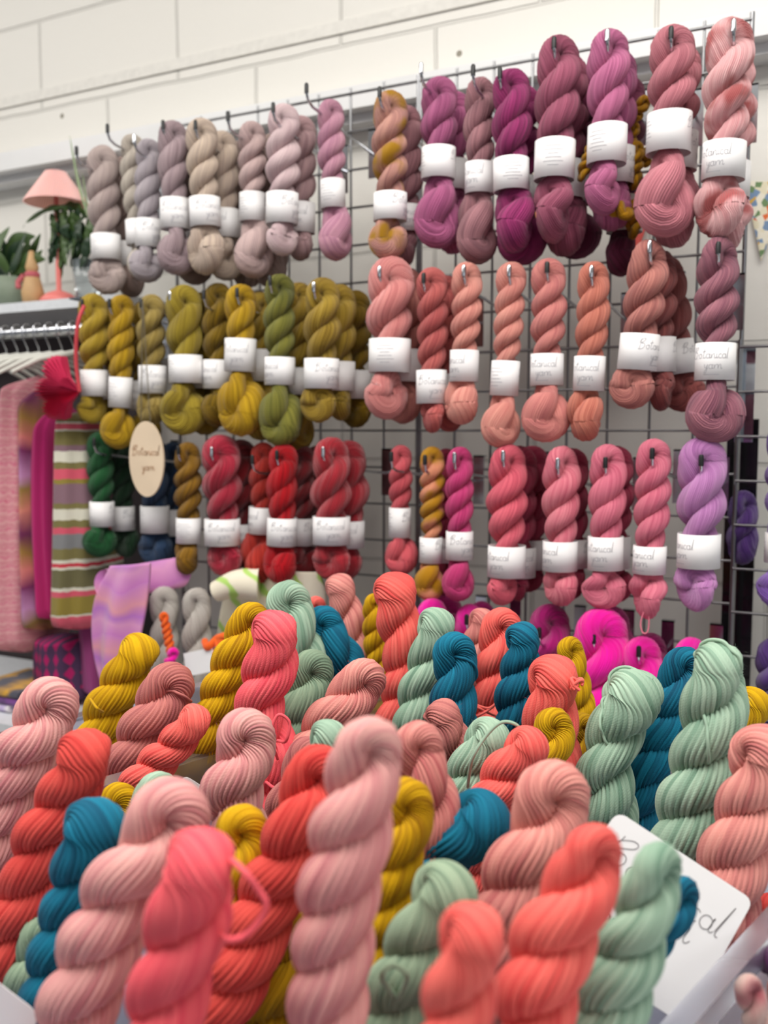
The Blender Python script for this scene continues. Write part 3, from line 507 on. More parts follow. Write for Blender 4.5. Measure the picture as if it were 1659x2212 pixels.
ST = [
 # back rows
 (PK, [(727, 1240), (745, 1310), (775, 1390), (795, 1470)], 74, 1.40, 'small pale pink skein sticking up highest at the back, left of the tall coral one', 900),
 (C_, [(682, 1288), (684, 1380)], 46, 1.44, 'coral loop peeping out between the sage and pale pink skeins at the back', 200),
 (GD, [(796, 1340), (800, 1440)], 52, 1.45, 'dark gold loop right of the small pale pink skein', 200),
 (MU, [(812, 1282), (808, 1350), (820, 1460)], 52, 1.36, 'thin mustard skein hidden behind the left edge of the tall coral one', 200),
 (C_, [(850, 1240), (858, 1330), (878, 1430), (868, 1520), (850, 1590)], 98, 1.2, 'tall coral skein at the very back, highest of the corals', 1400),
 (MT, [(612, 1258), (632, 1340), (655, 1430), (650, 1520)], 104, 1.24, 'pale mint skein with a wide fanned loop at the back left', 1200),
 (TL, [(690, 1310), (706, 1370), (745, 1430), (740, 1500), (690, 1580)], 92, 1.26, 'teal skein curving down right behind the mint loop', 900),
 (PK, [(1046, 1314), (1030, 1400), (1020, 1500)], 66, 1.3, 'dusty pink loop half hidden behind the coral skein, back right of centre', 500),
 (C_, [(1092, 1314), (1076, 1400), (1064, 1500), (1060, 1600)], 96, 1.17, 'coral skein wedged between the two teal ones at the back', 1200),
 (MU, [(1226, 1376), (1238, 1440), (1252, 1530), (1242, 1640)], 66, 1.15, 'mustard skein standing behind the right side of the fuzzy-tied coral one', 700),
 (MU, [(318, 1378), (276, 1450), (228, 1545), (200, 1640)], 88, 1.2, 'mustard skein leaning right, alone in front of the lilac shawl', 1400),
 (MU, [(560, 1306), (520, 1390), (475, 1500), (440, 1600), (400, 1700)], 92, 1.08, 'long mustard skein leaning right beside the bright coral-pink one', 1200),
 (GD, [(1250, 1540), (1262, 1620), (1240, 1720)], 74, 1.08, 'dark gold skein low behind the yellow loop, right of centre', 300),
 (MU, [(1640, 1488), (1602, 1580), (1570, 1700), (1545, 1800)], 84, 1.02, 'mustard skein at the right edge behind the big mint one', 500),
 (SG, [(682, 1410), (668, 1470), (645, 1560), (625, 1640)], 98, 1.12, 'sage skein with a round loop just right of the bright coral-pink one', 900),
 (MT, [(950, 1314), (932, 1400), (908, 1490), (895, 1590)], 96, 1.14, 'sage-mint skein behind the round teal one, centre back', 1000),
 (TL, [(975, 1368), (984, 1440), (978, 1520), (990, 1600)], 98, 1.04, 'teal skein with a round head, centre back', 1200),
 (TL, [(1122, 1342), (1130, 1410), (1118, 1490), (1110, 1580)], 88, 1.07, 'teal skein right of the wedged coral one', 1100),
 (C_, [(1196, 1418), (1194, 1490), (1188, 1570), (1190, 1660)], 122, .98, 'plump coral skein with a fuzzy knot on its right side', 1300),
 (CP, [(595, 1322), (588, 1420), (560, 1520), (590, 1620), (585, 1720)], 112, .98, 'bright coral-pink skein standing tall left of centre with a curled stray end', 1500),
 (RS, [(390, 1443), (345, 1520), (290, 1610), (250, 1700)], 108, 1.06, 'dark dusty-rose skein leaning right, left of the long mustard one', 1500),
 (C_, [(438, 1528), (395, 1590), (330, 1660), (270, 1740)], 88, .98, 'coral skein lying slanted between the dusty-rose and long mustard ones', 600),
 (PK, [(812, 1436), (760, 1500), (700, 1570), (650, 1660), (620, 1750)], 104, .98, 'dusty pink skein leaning right with a large turned head, centre', 1200),
 (TL, [(705, 1500), (720, 1600), (730, 1700)], 90, 1.16, 'teal skein down in the shade behind the leaning dusty pink one', 0),
 (TL, [(940, 1590), (965, 1700), (990, 1800)], 80, 1.08, 'dark teal skein deep between the rose and sage ones', 0),
 (RS, [(944, 1512), (972, 1590), (996, 1680), (980, 1800)], 92, .94, 'rosy skein tilting left below the round teal one', 1000),
 (MT, [(1384, 1458), (1342, 1560), (1306, 1650), (1314, 1760), (1290, 1850)], 128, .95, 'mint skein with a broad flat head and crossing strands, right of centre', 1500),
 (TL, [(1492, 1400), (1448, 1530), (1404, 1640), (1376, 1760)], 100, .99, 'teal skein running down the left side of the big mint one', 900),
 (MT, [(1552, 1378), (1548, 1470), (1530, 1590), (1504, 1710), (1480, 1830)], 148, .83, 'big mint skein, tallest on the right side', 1800),
 # middle
 (MU, [(1182, 1536), (1198, 1600), (1160, 1700)], 88, .93, 'bright mustard loop above the small coral head, right of centre', 500),
 (MT, [(1078, 1560), (1040, 1620), (1000, 1700), (980, 1800)], 104, .89, 'pale sage skein with one strand lying over its head, centre right', 1000),
 (C_, [(1165, 1580), (1120, 1640), (1070, 1720), (1040, 1800)], 106, .83, 'coral skein curling left below the bright mustard loop', 800),
 (BL, [(124, 1472), (92, 1560), (45, 1650), (0, 1770), (-30, 1880)], 132, .83, 'pale blush skein with a fuzzy head at the left edge', 1300),
 (C_, [(6, 1590), (-20, 1700)], 90, .95, 'coral skein cut by the left edge behind the pale blush one', 0),
 (BL, [(522, 1538), (530, 1620), (500, 1710), (520, 1800), (510, 1900)], 130, .82, 'pale blush skein with a round head, between the two left mustards', 900),
 (RS, [(690, 1600), (650, 1680), (620, 1780)], 110, .9, 'dark rose skein in the gap left of the small mint head', 0),
 (MT, [(716, 1556), (700, 1640), (690, 1740)], 96, .78, 'small mint head tucked behind the tall blush skein in the centre', 300),
 (PK, [(908, 1560), (905, 1640), (935, 1740), (935, 1840), (900, 1950)], 122, .68, 'dusty pink skein pressed behind the right side of the tall blush one', 400),
 (MU, [(262, 1694), (250, 1780), (240, 1880)], 96, .86, 'mustard head half buried left of centre below the coral skeins', 200),
 (MT, [(360, 1672), (320, 1760), (290, 1860)], 104, .82, 'mint skein mostly hidden behind the large blush loop on the left', 200),
 (RD, [(182, 1576), (172, 1670), (105, 1790), (70, 1910), (30, 2020), (0, 2140)], 140, .72, 'long red-coral skein curving down the left side', 700),
 (SG, [(100, 1980), (80, 2080), (50, 2180)], 108, .70, 'grey-sage skein low at the left between the coral and teal ones', 0),
 (BL, [(40, 1790), (-10, 1900), (-30, 2000)], 90, .9, 'blush skein end at the left edge under the pale blush one', 0),
 (TL, [(216, 1734), (188, 1840), (155, 1970), (125, 2090), (110, 2200)], 142, .63, 'large teal skein in the left foreground', 300),
 (MU, [(512, 1744), (524, 1830), (500, 1940)], 128, .66, 'mustard loop between the large blush and tall red-coral skeins', 200),
 (RD, [(720, 1620), (660, 1740), (630, 1850), (570, 1960), (520, 2080), (440, 2220)], 158, .64, 'long red-coral skein running down left of the tall blush one', 300),
 (GD, [(690, 1990), (610, 2110), (560, 2230)], 150, .66, 'mustard skein low in the foreground between the coral and blush ones', 0),
 (MU, [(872, 1688), (876, 1770), (850, 1870), (830, 1990), (800, 2120)], 120, .62, 'mustard skein wrapped round the right side of the tall blush one', 200),
 (PK, [(1196, 1652), (1185, 1770), (1130, 1890), (1095, 1990), (1050, 2080)], 168, .63, 'large dusty pink skein with a big open fan head, right of centre', 600),
 (TL, [(1085, 1735), (1010, 1795), (915, 1870), (880, 1960), (860, 2060), (840, 2180)], 160, .68, 'large teal skein turning down left in the centre foreground', 500),
 (PK, [(1660, 1570), (1640, 1680), (1600, 1800), (1575, 1900), (1560, 1990)], 150, .74, 'dusty pink skein at the right edge below the mustard one', 800),
 (RD, [(1670, 1930), (1650, 2030)], 80, .80, 'coral scrap of skein at the right edge just above the tub rim', 0),
 # foreground
 (SG, [(992, 1880), (940, 1970), (890, 2080), (855, 2200)], 162, .56, 'sage skein with a smooth head in the centre foreground', 0),
 (TL, [(1486, 1896), (1450, 1970), (1385, 2060)], 104, .60, 'teal head poking out in front of the big white card', 0),
 (BL, [(392, 1696), (350, 1800), (275, 1900), (225, 2020), (180, 2130), (150, 2240)], 186, .56, 'large blush skein with an open loop in the left foreground', 200),
 (BL, [(812, 1540), (790, 1650), (762, 1770), (742, 1880), (722, 2000), (710, 2120), (700, 2240)], 216, .50, 'tallest blush skein, largest of all, standing in the centre foreground', 300),
 (CP, [(440, 1796), (425, 1900), (395, 2020), (365, 2130), (350, 2240)], 204, .47, 'bright coral-pink skein in the left foreground with a looping stray strand', 0),
 (MT, [(1438, 1812), (1405, 1920), (1362, 2040), (1325, 2140), (1300, 2240)], 166, .52, 'mint skein in front of the white card in the right foreground', 0),
 (C_, [(1302, 1766), (1268, 1880), (1210, 2000), (1165, 2110), (1150, 2220)], 192, .49, 'bright coral skein curling from upper right in the right foreground', 0),
 (C_, [(1042, 1946), (1010, 2060), (985, 2180), (970, 2300)], 206, .41, 'blurred coral head nearest the camera at the bottom centre', 0),
]
OPT = {
 'bright coral-pink skein standing tall': dict(strands=[([(600, 1640), (585, 1590), (600, 1545), (625, 1560), (618, 1600), (600, 1600)], -.05), ([(640, 1610), (655, 1600), (640, 1650), (600, 1700), (575, 1690)], -.05)]),
 'bright coral-pink skein in the left': dict(strands=[([(490, 1850), (525, 1880), (560, 1925), (575, 1955), (560, 1990), (530, 2020), (495, 2030), (470, 2015)], -.022)]),
 'coral skein wedged': dict(strands=[([(1000, 1560), (1035, 1545), (1060, 1530), (1075, 1515), (1055, 1530), (1020, 1520), (1045, 1535), (1080, 1550)], -.06)]),
 'pale sage skein': dict(strands=[([(1010, 1700), (1020, 1640), (1050, 1590), (1085, 1560), (1120, 1570), (1125, 1605)], -.048)]),
 'mint skein with a broad': dict(surf=[(.40, .47, .5), (.36, .41, -.4), (.52, .58, .4)]),
 'big mint skein': dict(surf=[(.42, .5, .35), (.30, .35, .4)]),
 'rosy skein': dict(surf=[(.38, .45, .3)]), 'teal skein with a round': dict(surf=[(.38, .44, .4)]), 'small pale pink': dict(surf=[(.40, .46, -.4)]), 'dark dusty': dict(surf=[(.4, .47, .5)]),
 'sage skein with a smooth': dict(strands=[([(850, 2150), (825, 2110), (850, 2085), (880, 2110), (860, 2160)], -.045)]),
 'mustard skein leaning right, alone': dict(strands=[([(195, 1510), (210, 1530), (222, 1538)], -.052)]),
}
HS = {'big mint skein': (.78, 1.2, 152), 'tallest blush': (.84, .2, 188), 'bright coral skein curling': (.76, .3, 188), 'mint skein in front': (.82, .6, 164), 'blurred coral': (.8, 1.8, 200), 'bright coral-pink skein standing': (.97, 1.8, 112), 'bright coral-pink skein in the left': (.95, 1.7, 196), 'tall coral': (.98, 1.75, 100), 'small pale pink': (.9, 1.8, 74), 'teal skein with a round head': (1, .1, 100), 'teal skein right of the wedged': (.9, 1.8, 88), 'plump coral': (1, 1.75, 122), 'rosy skein tilting': (.9, 1.9, 92), 'pale sage': (.95, 1.8, 104), 'coral skein curling left': (.95, 1.75, 106), 'sage skein with a smooth': (1, 1.7, 158), 'mustard skein leaning': (.98, 1.7, 98), 'dark dusty': (1, .2, 108), 'pale blush skein with a fuzzy': (1, .15, 130), 'pale blush skein with a round': (1, .15, 128), 'large blush': (1, .1, 180), 'large dusty': (1, .1, 166), 'pale mint': (1, .35, 104), 'sage skein with a round': (1, .2, 98), 'mint skein with a broad': (1.1, 1.5, 126), 'dusty pink skein leaning': (1, .3, 104), 'large teal skein in': (.95, 1.9, 146), 'teal head': (.9, .3, 96), 'mustard loop': (1, .1, 124), 'mustard skein wrapped': (1, .1, 120), 'bright mustard loop': (1, .1, 84), 'long mustard': (.95, .25, 92), 'long red-coral skein curving': (.9, 1.9, 142), 'mustard skein standing': (.95, .3, 66)}
EXTRA_PH = {'mint skein with a wide fanned': .9, 'bright mustard loop': 1.0}
for i, (col, pts, wpx, z, desc, fib) in enumerate(ST):
    kw = {}
    for k, v in OPT.items():
        if desc.startswith(k): kw.update(v)
    for k, v in HS.items():
        if desc.startswith(k): kw['hs'], kw['phase'], wpx = v
    standing(col, pts, wpx, z, desc, seed=i*7+1, pitch=random.Random(i).uniform(2.9, 3.4), fib=fib, **kw)
# ------------------------------------------------------------------ clear tubs and table
def clear_plastic():
    q = NT('clear_plastic'); q.b.inputs['Base Color'].default_value = lin((212, 214, 226)); q.b.inputs['Roughness'].default_value = .4; q.b.inputs['Transmission Weight'].default_value = .93; q.b.inputs['IOR'].default_value = 1.12; q.b.inputs['Specular IOR Level'].default_value = .3
    return q.m
PLA = clear_plastic()
r0 = V(*atz(1425, 2212, .5615)); r1 = V(*atz(1659, 1945, .709)); dv = nrm(V(r1[0]-r0[0], r1[1]-r0[1], 0)); pv = V(-dv[1], dv[0], 0)   # pv points left, away from the rim
RIM = r0[2]
def tub(name, org, ln, wd, label, z0=TABLE, z1=None):
    z1 = z1 or RIM; m = MB(); t = .0025; lip = .018
    def rr(e, z, k=8, rad=.05):   # rounded rectangle
        out = []
        for cx, cy, a0 in ((ln-rad, rad, -90), (ln-rad, wd-rad, 0), (rad, wd-rad, 90), (rad, rad, 180)):
            for i in range(k+1):
                a = math.radians(a0+90*i/k); out.append(org+dv*(cx+(rad+e)*math.cos(a))+pv*(cy+(rad+e)*math.sin(a))+V(0, 0, z-org[2]))
        return out
    loops = [rr(-.02, z0+.004), rr(-.018, z0), rr(0, z1), rr(lip, z1+.002), rr(lip+.003, z1-.012), rr(lip, z1-.012), rr(lip-.002, z1-.003), rr(-t, z1-.004), rr(-.021, z0+.004+t)]
    n = len(loops[0]); vs = [p for l in loops for p in l]; fs = []
    for a in range(len(loops)-1):
        for j in range(n): fs.append((a*n+j, a*n+(j+1) % n, (a+1)*n+(j+1) % n, (a+1)*n+j))
    fs.append(tuple(range(n))[::-1]); fs.append(tuple((len(loops)-1)*n+j for j in range(n)))
    m.add(vs, fs, False); o = m.build('plastic_tub', PLA); tag(o, label, 'storage tub', 'clear tubs full of skeins'); return o
tub('t', r0-dv*.40, .90, .62, 'clear plastic tub whose lip shows in the bottom right corner, full of skeins')
tub('t', r0+dv*.0+pv*.66, .62, .34, 'clear plastic tub beside the near one, holding the skeins at back left', z1=RIM-.05)
tb = empty('display_table', (-.4, .75, 0)); tag(tb, 'white display table under the clear tubs of skeins', 'table')
TW = flat('white_laminate', (225, 228, 232), .35)
m = MB(); m.box((-1.15, -.05, TABLE-.035), (.75, 1.36, TABLE-.002)); adopt(m.build('table_top', TW), tb)
for a_, b_ in ((-1.1, 0), (.66, 0), (-1.1, 1.27), (.66, 1.27)): m = MB(); m.box((a_, b_, 0), (a_+.04, b_+.04, TABLE-.035)); adopt(m.build('leg', STEEL), tb)
# ------------------------------------------------------------------ white cards
def card(c4, z, label, text=True, th=.0006, rz=()):
    P = [atz(x, y, z+(rz[i] if rz else 0)) for i, (x, y) in enumerate(c4)]
    ex = P[1]-P[0]; ey = P[3]-P[0]; W = np.linalg.norm(ex); Hh = np.linalg.norm(ey); ex = ex/W; ey = nrm(ey); nn = nrm(np.cross(ex, ey))
    if np.dot(nn, FW) > 0: nn = -nn
    out = []; rad = .008
    for cx, cy, a0 in ((rad, rad, 180), (W-rad, rad, 270), (W-rad, Hh-rad, 0), (rad, Hh-rad, 90)):
        for i in range(5): a = math.radians(a0+90*i/4); out.append(P[0]+ex*(cx+rad*math.cos(a))+ey*(cy+rad*math.sin(a)))
    n = len(out); m = MB(); m.add([p for p in out]+[p-nn*th for p in out], [tuple(range(n)), tuple(range(2*n-1, n-1, -1))]+[(j, (j+1) % n, n+(j+1) % n, n+j) for j in range(n)])
    root = empty('name_card', P[0]); tag(root, label, 'card', 'name cards tucked among the skeins'); adopt(m.build('card_sheet', PAPER), root)
    if text:
        pm = MB(); fn = lambda u, v: P[0]+ex*u-ey*v+nn*.0005
        st, w_ = strokes('Botanical', 0, 0, 1); s = .098*W/.105/w_*1.0
        for p in st: ribbon([(a*s*.94+.007, b*s*.85-.044) for a, b in p], .00028, fn, pm, 1, True)
        st, w_ = strokes('yarn', 0, 0, 1)
        for p in st: ribbon([(a*s+.047, b*s-.062) for a, b in p], .00028, fn, pm, 1, True)
        adopt(pm.build('script_lettering', INK2), root)
        cu = bpy.data.curves.new('t', 'FONT'); cu.body = '@botanicalyarn'; cu.size = .0105; cu.extrude = .00005; to_ = bpy.data.objects.new('t', cu); COL.objects.link(to_)
        dg = bpy.context.evaluated_depsgraph_get(); me = bpy.data.meshes.new_from_object(to_.evaluated_get(dg)); COL.objects.unlink(to_); bpy.data.objects.remove(to_)
        for v in me.vertices:
            p = fn(.026+v.co.x, -.080+v.co.y)+nn*v.co.z; v.co = tuple(p)
        me.materials.clear(); me.materials.append(INK2); to2 = bpy.data.objects.new('printed_handle', me); COL.objects.link(to2); adopt(to2, root)
    return root
card([(1335, 1752), (1628, 1945), (1450, 2200), (1157, 2007)], .655, 'large white card with thin handwritten lettering in the right foreground', rz=(.045, .045, -.02, -.02))
card([(-60, 2080), (85, 2190), (40, 2300), (-100, 2190)], .58, 'white card corner at the bottom left corner', False)
card([(570, 1770), (640, 1790), (620, 1900), (550, 1880)], .76, 'white card edge seen in the gap left of the tall red-coral skein', False)
card([(395, 1672), (462, 1715), (430, 1800), (365, 1760)], .86, 'white card corner above the large blush loop', False)
# ------------------------------------------------------------------ shelf, lamp, plants
SHF = 1.60; sc = atY(262, 634, SHF); SX = sc[0]; SZ = sc[2]
m = MB(); m.box((-3.6, SHF, SZ-.022), (SX, WALL-.001, SZ)); sh = m.build('wall_shelf', TW); tag(sh, 'white wall shelf holding the pink lamp and the plants', 'shelf')
m = MB(); m.tube([(SX+.0, SHF+.02, SZ-.6), (SX, SHF+.02, SZ-.024)], .008); 
def onshelf(x, y0=610): return atY(x, y0, SHF+.07)
LP = onshelf(127, 612); LP[2] = SZ
lamp = empty('table_lamp', LP); tag(lamp, 'small lamp with a pleated pink cone shade on the shelf', 'lamp')
PINKP = flat('pink_plastic', (232, 128, 122), .4)
m = MB(); m.lathe([(.0, .001), (.045, .001), (.045, .012), (.03, .025), (.006, .034), (.006, .1), (0, .1)], LP, 32); adopt(m.build('lamp_base', PINKP), lamp)
st = atY(118, 372, SHF+.07); sb = atY(118, 440, SHF+.07); m = MB(); m.tube([LP+V(0, 0, .03), V(LP[0], LP[1], st[2]-.02)], .0055); adopt(m.build('lamp_stem', PINKP), lamp)
wb = 65*depth(sb)/F
q = NT('pleated_shade'); q.b.inputs['Base Color'].default_value = lin((250, 196, 188)); q.b.inputs['Roughness'].default_value = .7; q.b.inputs['Subsurface Weight'].default_value = .2
m = MB(); z0 = sb[2]-LP[2]; z1 = st[2]-LP[2]
m.lathe([(wb, z0), (wb*.32, z1), (wb*.31, z1), (wb*.985, z0)], LP, 288, .03, 72, smooth=False); m.lathe([(wb*.32, z1), (.004, z1+.001)], LP, 40); adopt(m.build('lamp_shade', q.m), lamp)
LEAF = flat('leaf_dark', (64, 88, 42), .45, bscale=30); LEAF2 = flat('leaf_mid', (72, 108, 52), .45, bscale=30); POTG = flat('sage_pot', (128, 140, 122), .6); GLS = flat('glass_vase', (214, 224, 228), .1, Transmission_Weight=.85); WOOD = flat('pale_wood', (196, 158, 112), .6); DKG = flat('leaf_black', (30, 54, 30), .45)
def leaf(mb, p, d, ln, wd, droop=.5, lobes=0):
    d = nrm(d); sd = nrm(np.cross(d, V(0, 0, 1))+1e-6); K = 12; vs = []
    for i in range(K+1):
        t = i/K; c = p+d*ln*t+V(0, 0, -droop*ln*t*t); w_ = wd*math.sin(PI*min(1, t*.97+.03))**.8
        if lobes: w_ *= .72+.38*abs(math.sin(lobes*PI*t))
        vs += [c-sd*w_, c+V(0, 0, -.1*w_), c+sd*w_]
    mb.add(vs, [(3*i, 3*i+1, 3*i+4, 3*i+3) for i in range(K)]+[(3*i+1, 3*i+2, 3*i+5, 3*i+4) for i in range(K)], True)
def strip(mb, path, wpx, Y, lobes=0, seed=0):
    g = random.Random(seed); P = smooth_path([atY(x, y, Y+g.uniform(-.02, .02)) for x, y in path], 22); K = len(P)-1; w0 = wpx*depth(P[0])/F/2; vs = []
    for i in range(K+1):
        t = i/K; d = nrm(P[min(i+1, K)]-P[max(i-1, 0)]); sd = nrm(np.cross(d, V(.15, 1, .1))); w_ = w0*max(.08, math.sin(PI*min(1, t*.9+.1))**.7)
        if lobes: w_ *= .62+.5*abs(math.sin(lobes*PI*t))
        vs += [P[i]-sd*w_+V(0, .1*w_, 0), P[i]+V(0, -.25*w_, 0), P[i]+sd*w_+V(0, .1*w_, 0)]
    fs = [(3*i, 3*i+1, 3*i+4, 3*i+3) for i in range(K)]+[(3*i+1, 3*i+2, 3*i+5, 3*i+4) for i in range(K)]
    mb.add(vs, fs, True)
def plant(x, label, pot, potr, poth, groups):
    P = onshelf(x); P = V(P[0], SHF+.09, SZ); o = empty('potted_plant', P); tag(o, label, 'plant')
    m = MB(); m.lathe([(0, .001), (potr*.75, .001), (potr, poth), (potr*.93, poth), (potr*.8, poth*.8), (0, poth*.8)], P, 32); adopt(m.build('pot', pot), o)
    for mt, sts, lob in groups:
        m = MB()
        for k, (path, w_) in enumerate(sts): strip(m, path, w_, SHF+.06, lob, k)
        adopt(m.build('leaves', mt), o)
    return o
plant(14, 'broad-leaved plant in a sage pot at the left edge of the shelf', POTG, .062, .075, [
 (LEAF, [([(20, 590), (10, 540), (-6, 500)], 26), ([(22, 590), (32, 540), (30, 505)], 24), ([(24, 590), (50, 550), (66, 512)], 26), ([(24, 590), (62, 570), (92, 540)], 24), ([(20, 590), (-4, 560), (-30, 560)], 30), ([(22, 592), (54, 588), (78, 606)], 24), ([(10, 560), (30, 520), (76, 510)], 30), ([(0, 560), (-8, 530), (20, 490)], 30), ([(30, 575), (66, 545), (88, 505)], 26), ([(26, 590), (60, 560), (98, 560)], 28)], 0),
 (DKG, [([(20, 590), (20, 550), (44, 520)], 26), ([(20, 590), (0, 580), (-20, 600)], 30), ([(22, 590), (44, 575), (70, 560)], 24), ([(18, 590), (6, 565), (10, 520)], 26), ([(20, 585), (30, 570), (56, 500)], 20)], 0)])
g = random.Random(11); tr = []; tr2 = []
for k in range(44):
    x = g.uniform(116, 198); y = g.uniform(455, 520); dx = g.uniform(-22, 16); (tr if k % 2 else tr2).append(([(x+g.uniform(-8, 8), y-12), (x+dx*.4, y+20), (x+dx, y+g.uniform(46, 74))], g.uniform(22, 34)))
pp = plant(176, 'trailing plant with notched leaves hanging over a glass vase beside the lamp', GLS, .036, .10, [
 (LEAF, tr+[([(168, 455), (130, 447), (96, 455), (60, 478), (48, 494)], 11), ([(190, 470), (160, 445), (120, 452)], 20), ([(150, 470), (120, 490), (106, 530)], 22), ([(140, 520), (134, 560), (132, 604)], 18)], 4),
 (DKG, tr2+[([(190, 455), (170, 480), (160, 520)], 26), ([(196, 480), (186, 540), (176, 580)], 26), ([(170, 450), (150, 500), (148, 560)], 26)], 4)])
m = MB(); strip(m, [(190, 470), (168, 390), (150, 292)], 9, SHF+.04); strip(m, [(192, 470), (184, 420), (178, 374)], 7, SHF+.05)
adopt(m.build('grass_blades', flat('pale_grass', (150, 170, 130), .5)), pp)
FG = onshelf(84); FG = V(FG[0], SHF+.05, SZ); fg = empty('wooden_figurine', FG); tag(fg, 'small wooden figurine with a pink scarf in front of the lamp', 'figurine')
m = MB(); m.lathe([(0, .001), (.024, .001), (.027, .03), (.018, .065), (.01, .075), (0, .076)], FG, 20); adopt(m.build('body', WOOD), fg)
m = MB(); m.lathe([(0, .07), (.012, .074), (.016, .09), (.012, .104), (.006, .128), (0, .13)], FG, 20); adopt(m.build('head', WOOD), fg)
m = MB(); m.lathe([(.012, .062), (.018, .066), (.018, .076), (.012, .08)], FG, 20); m.tube([FG+V(-.015, -.012, .07), FG+V(-.03, -.016, .055), FG+V(-.028, -.018, .04)], .007); adopt(m.build('scarf', flat('scarf_pink', (190, 96, 104), .8)), fg)
# ------------------------------------------------------------------ clothes rail and garments
RY = 1.50
rp = atY(100, 716, RY); RZ = rp[2]
rail = empty('clothes_rail', (rp[0], RY, RZ)); tag(rail, 'chrome clothes rail under the shelf', 'clothes rail')
m = MB(); m.tube([(-3.4, RY, RZ), (SX+.02, RY, RZ)], .011, 12); adopt(m.build('rail_tube', CHROME), rail)
m = MB(); 
for bx in (-3.3, SX-.02): m.tube([(bx, RY, RZ), (bx, RY, SZ-.022)], .006); m.box((bx-.015, RY-.02, SZ-.026), (bx+.015, WALL-.001, SZ-.022))
adopt(m.build('rail_bracket', CHROME), rail)
HW = flat('hanger_white', (214, 214, 206), .45)
gx = [atY(x, 760, RY)[0] for x in (-60, -34, -8, 14, 38, 60, 84, 108, 134, 160)]
for i, x in enumerate(gx):
    o = empty('coat_hanger', (x, RY, RZ)); tag(o, 'white plastic hanger on the rail, one of a row under the shelf', 'coat hanger', 'white hangers on the chrome rail')
    m = MB(); hk = [V(x, RY+.014*math.cos(a), RZ+.004+.014*math.sin(a)) for a in np.linspace(-.3, PI*1.0, 10)]+[V(x, RY-.014, RZ-.01), V(x, RY, RZ-.035), V(x, RY, RZ-.05)]; m.tube(hk, .0018, 6); adopt(m.build('hook', CHROME), o)
    m = MB(); m.tube([V(x, RY-.17, RZ-.10), V(x, RY-.1, RZ-.07), V(x, RY, RZ-.05), V(x, RY+.1, RZ-.07), V(x, RY+.17, RZ-.10)], [.004, .006, .008, .006, .004], 8); adopt(m.build('shoulder_bar', HW), o)
def knit(name, stops, scale=1.0, noise=.0, axis=2, rep=None, z0=0, z1=1, n3=60):
    """colour bands down a garment: stops = [(position, colour)...]"""
    q = NT(name); tc = q.n('ShaderNodeTexCoord'); sp = q.n('ShaderNodeSeparateXYZ'); q.l(tc.outputs['Object'], sp.inputs[0])
    nz = q.n('ShaderNodeTexNoise', Scale=float(n3), Detail=2.0); q.l(tc.outputs['Object'], nz.inputs['Vector'])
    h = q.math('ADD', sp.outputs[axis], q.math('MULTIPLY', q.math('SUBTRACT', nz.outputs[0], .5), noise))
    h = q.math('DIVIDE', q.math('SUBTRACT', h, z0), (z1-z0))
    if rep: h = q.math('FRACT', q.math('MULTIPLY', h, rep))
    cr = q.n('ShaderNodeValToRGB'); cr.color_ramp.interpolation = 'LINEAR' if noise > .02 else 'CONSTANT'; el = cr.color_ramp.elements
    while len(el) < len(stops): el.new(.5)
    for e, (p, c) in zip(el, stops): e.position = p
    for e, (p, c) in zip(el, stops): e.color = lin(c)
    q.l(h, cr.inputs[0]); q.l(cr.outputs[0], q.b.inputs['Base Color']); q.b.inputs['Roughness'].default_value = .85; q.b.inputs['Sheen Weight'].default_value = .3
    wv = q.n('ShaderNodeTexWave', Scale=220.0, Distortion=1.5, _bands_direction='Z'); q.l(tc.outputs['Object'], wv.inputs['Vector']); bp = q.n('ShaderNodeBump', Strength=.35, Distance=.002); q.l(wv.outputs[0], bp.inputs['Height']); q.l(bp.outputs[0], q.b.inputs['Normal'])
    return q.m
def drape(name, path, mat, Y, label, cat, dp=.14, folds=5, fa=.12, seed=0, group=None, part=None, z=None, dy=0):
    """hanging cloth: path = [(x px, y px, width px)], elliptical section with folds"""
    g = random.Random(seed); n = 72; L = [atY(x-18, y, Y) for x, y, w_ in path]; W = [w_*depth(l)/F/2 for l, (x, y, w_) in zip(L, path)]
    K = 40; C = smooth_path(L, K); R_ = np.interp(np.linspace(0, 1, K), np.linspace(0, 1, len(W)), W); vs = []; p0 = g.uniform(0, 6)
    for i in range(K):
        t = i/(K-1); e = min(1, math.sin(min(t*9, PI/2)))*min(1, .25+math.sin(min((1-t)*30, PI/2)))
        for j in range(n):
            a = 2*PI*j/n; f = 1+fa*min(1, .3+t)*math.cos(folds*a+p0+.6*math.sin(3*t))+.04*math.cos((folds*2+1)*a+2*t)
            vs.append(C[i]+V(R_[i]*e*f*math.cos(a)/.86, dp/2*(e*f*math.sin(a)+1)+dy, 0))
    m = MB(); fs = [(i*n+j, i*n+(j+1) % n, (i+1)*n+(j+1) % n, (i+1)*n+j) for i in range(K-1) for j in range(n)]; fs += [tuple(range(n)), tuple((K-1)*n+j for j in reversed(range(n)))]
    org = C[0]; m.add([v-org for v in vs], fs, True); o = m.build(name, mat); o.location = Vector(tuple(map(float, org))); tag(o, label, cat, group); return o
zz = lambda y0, y1: atY(60, y1, RY-.03)[2]-atY(60, y0, RY-.03)[2]
GR = 'garments on the chrome rail'
H = abs(zz(810, 1420))
m1 = knit('pink_marl', [(0, (226, 150, 160)), (.3, (236, 176, 180)), (.55, (222, 116, 142)), (.65, (232, 168, 174)), (.85, (224, 146, 156))], noise=.022, rep=30, z0=-H, z1=0, n3=90)
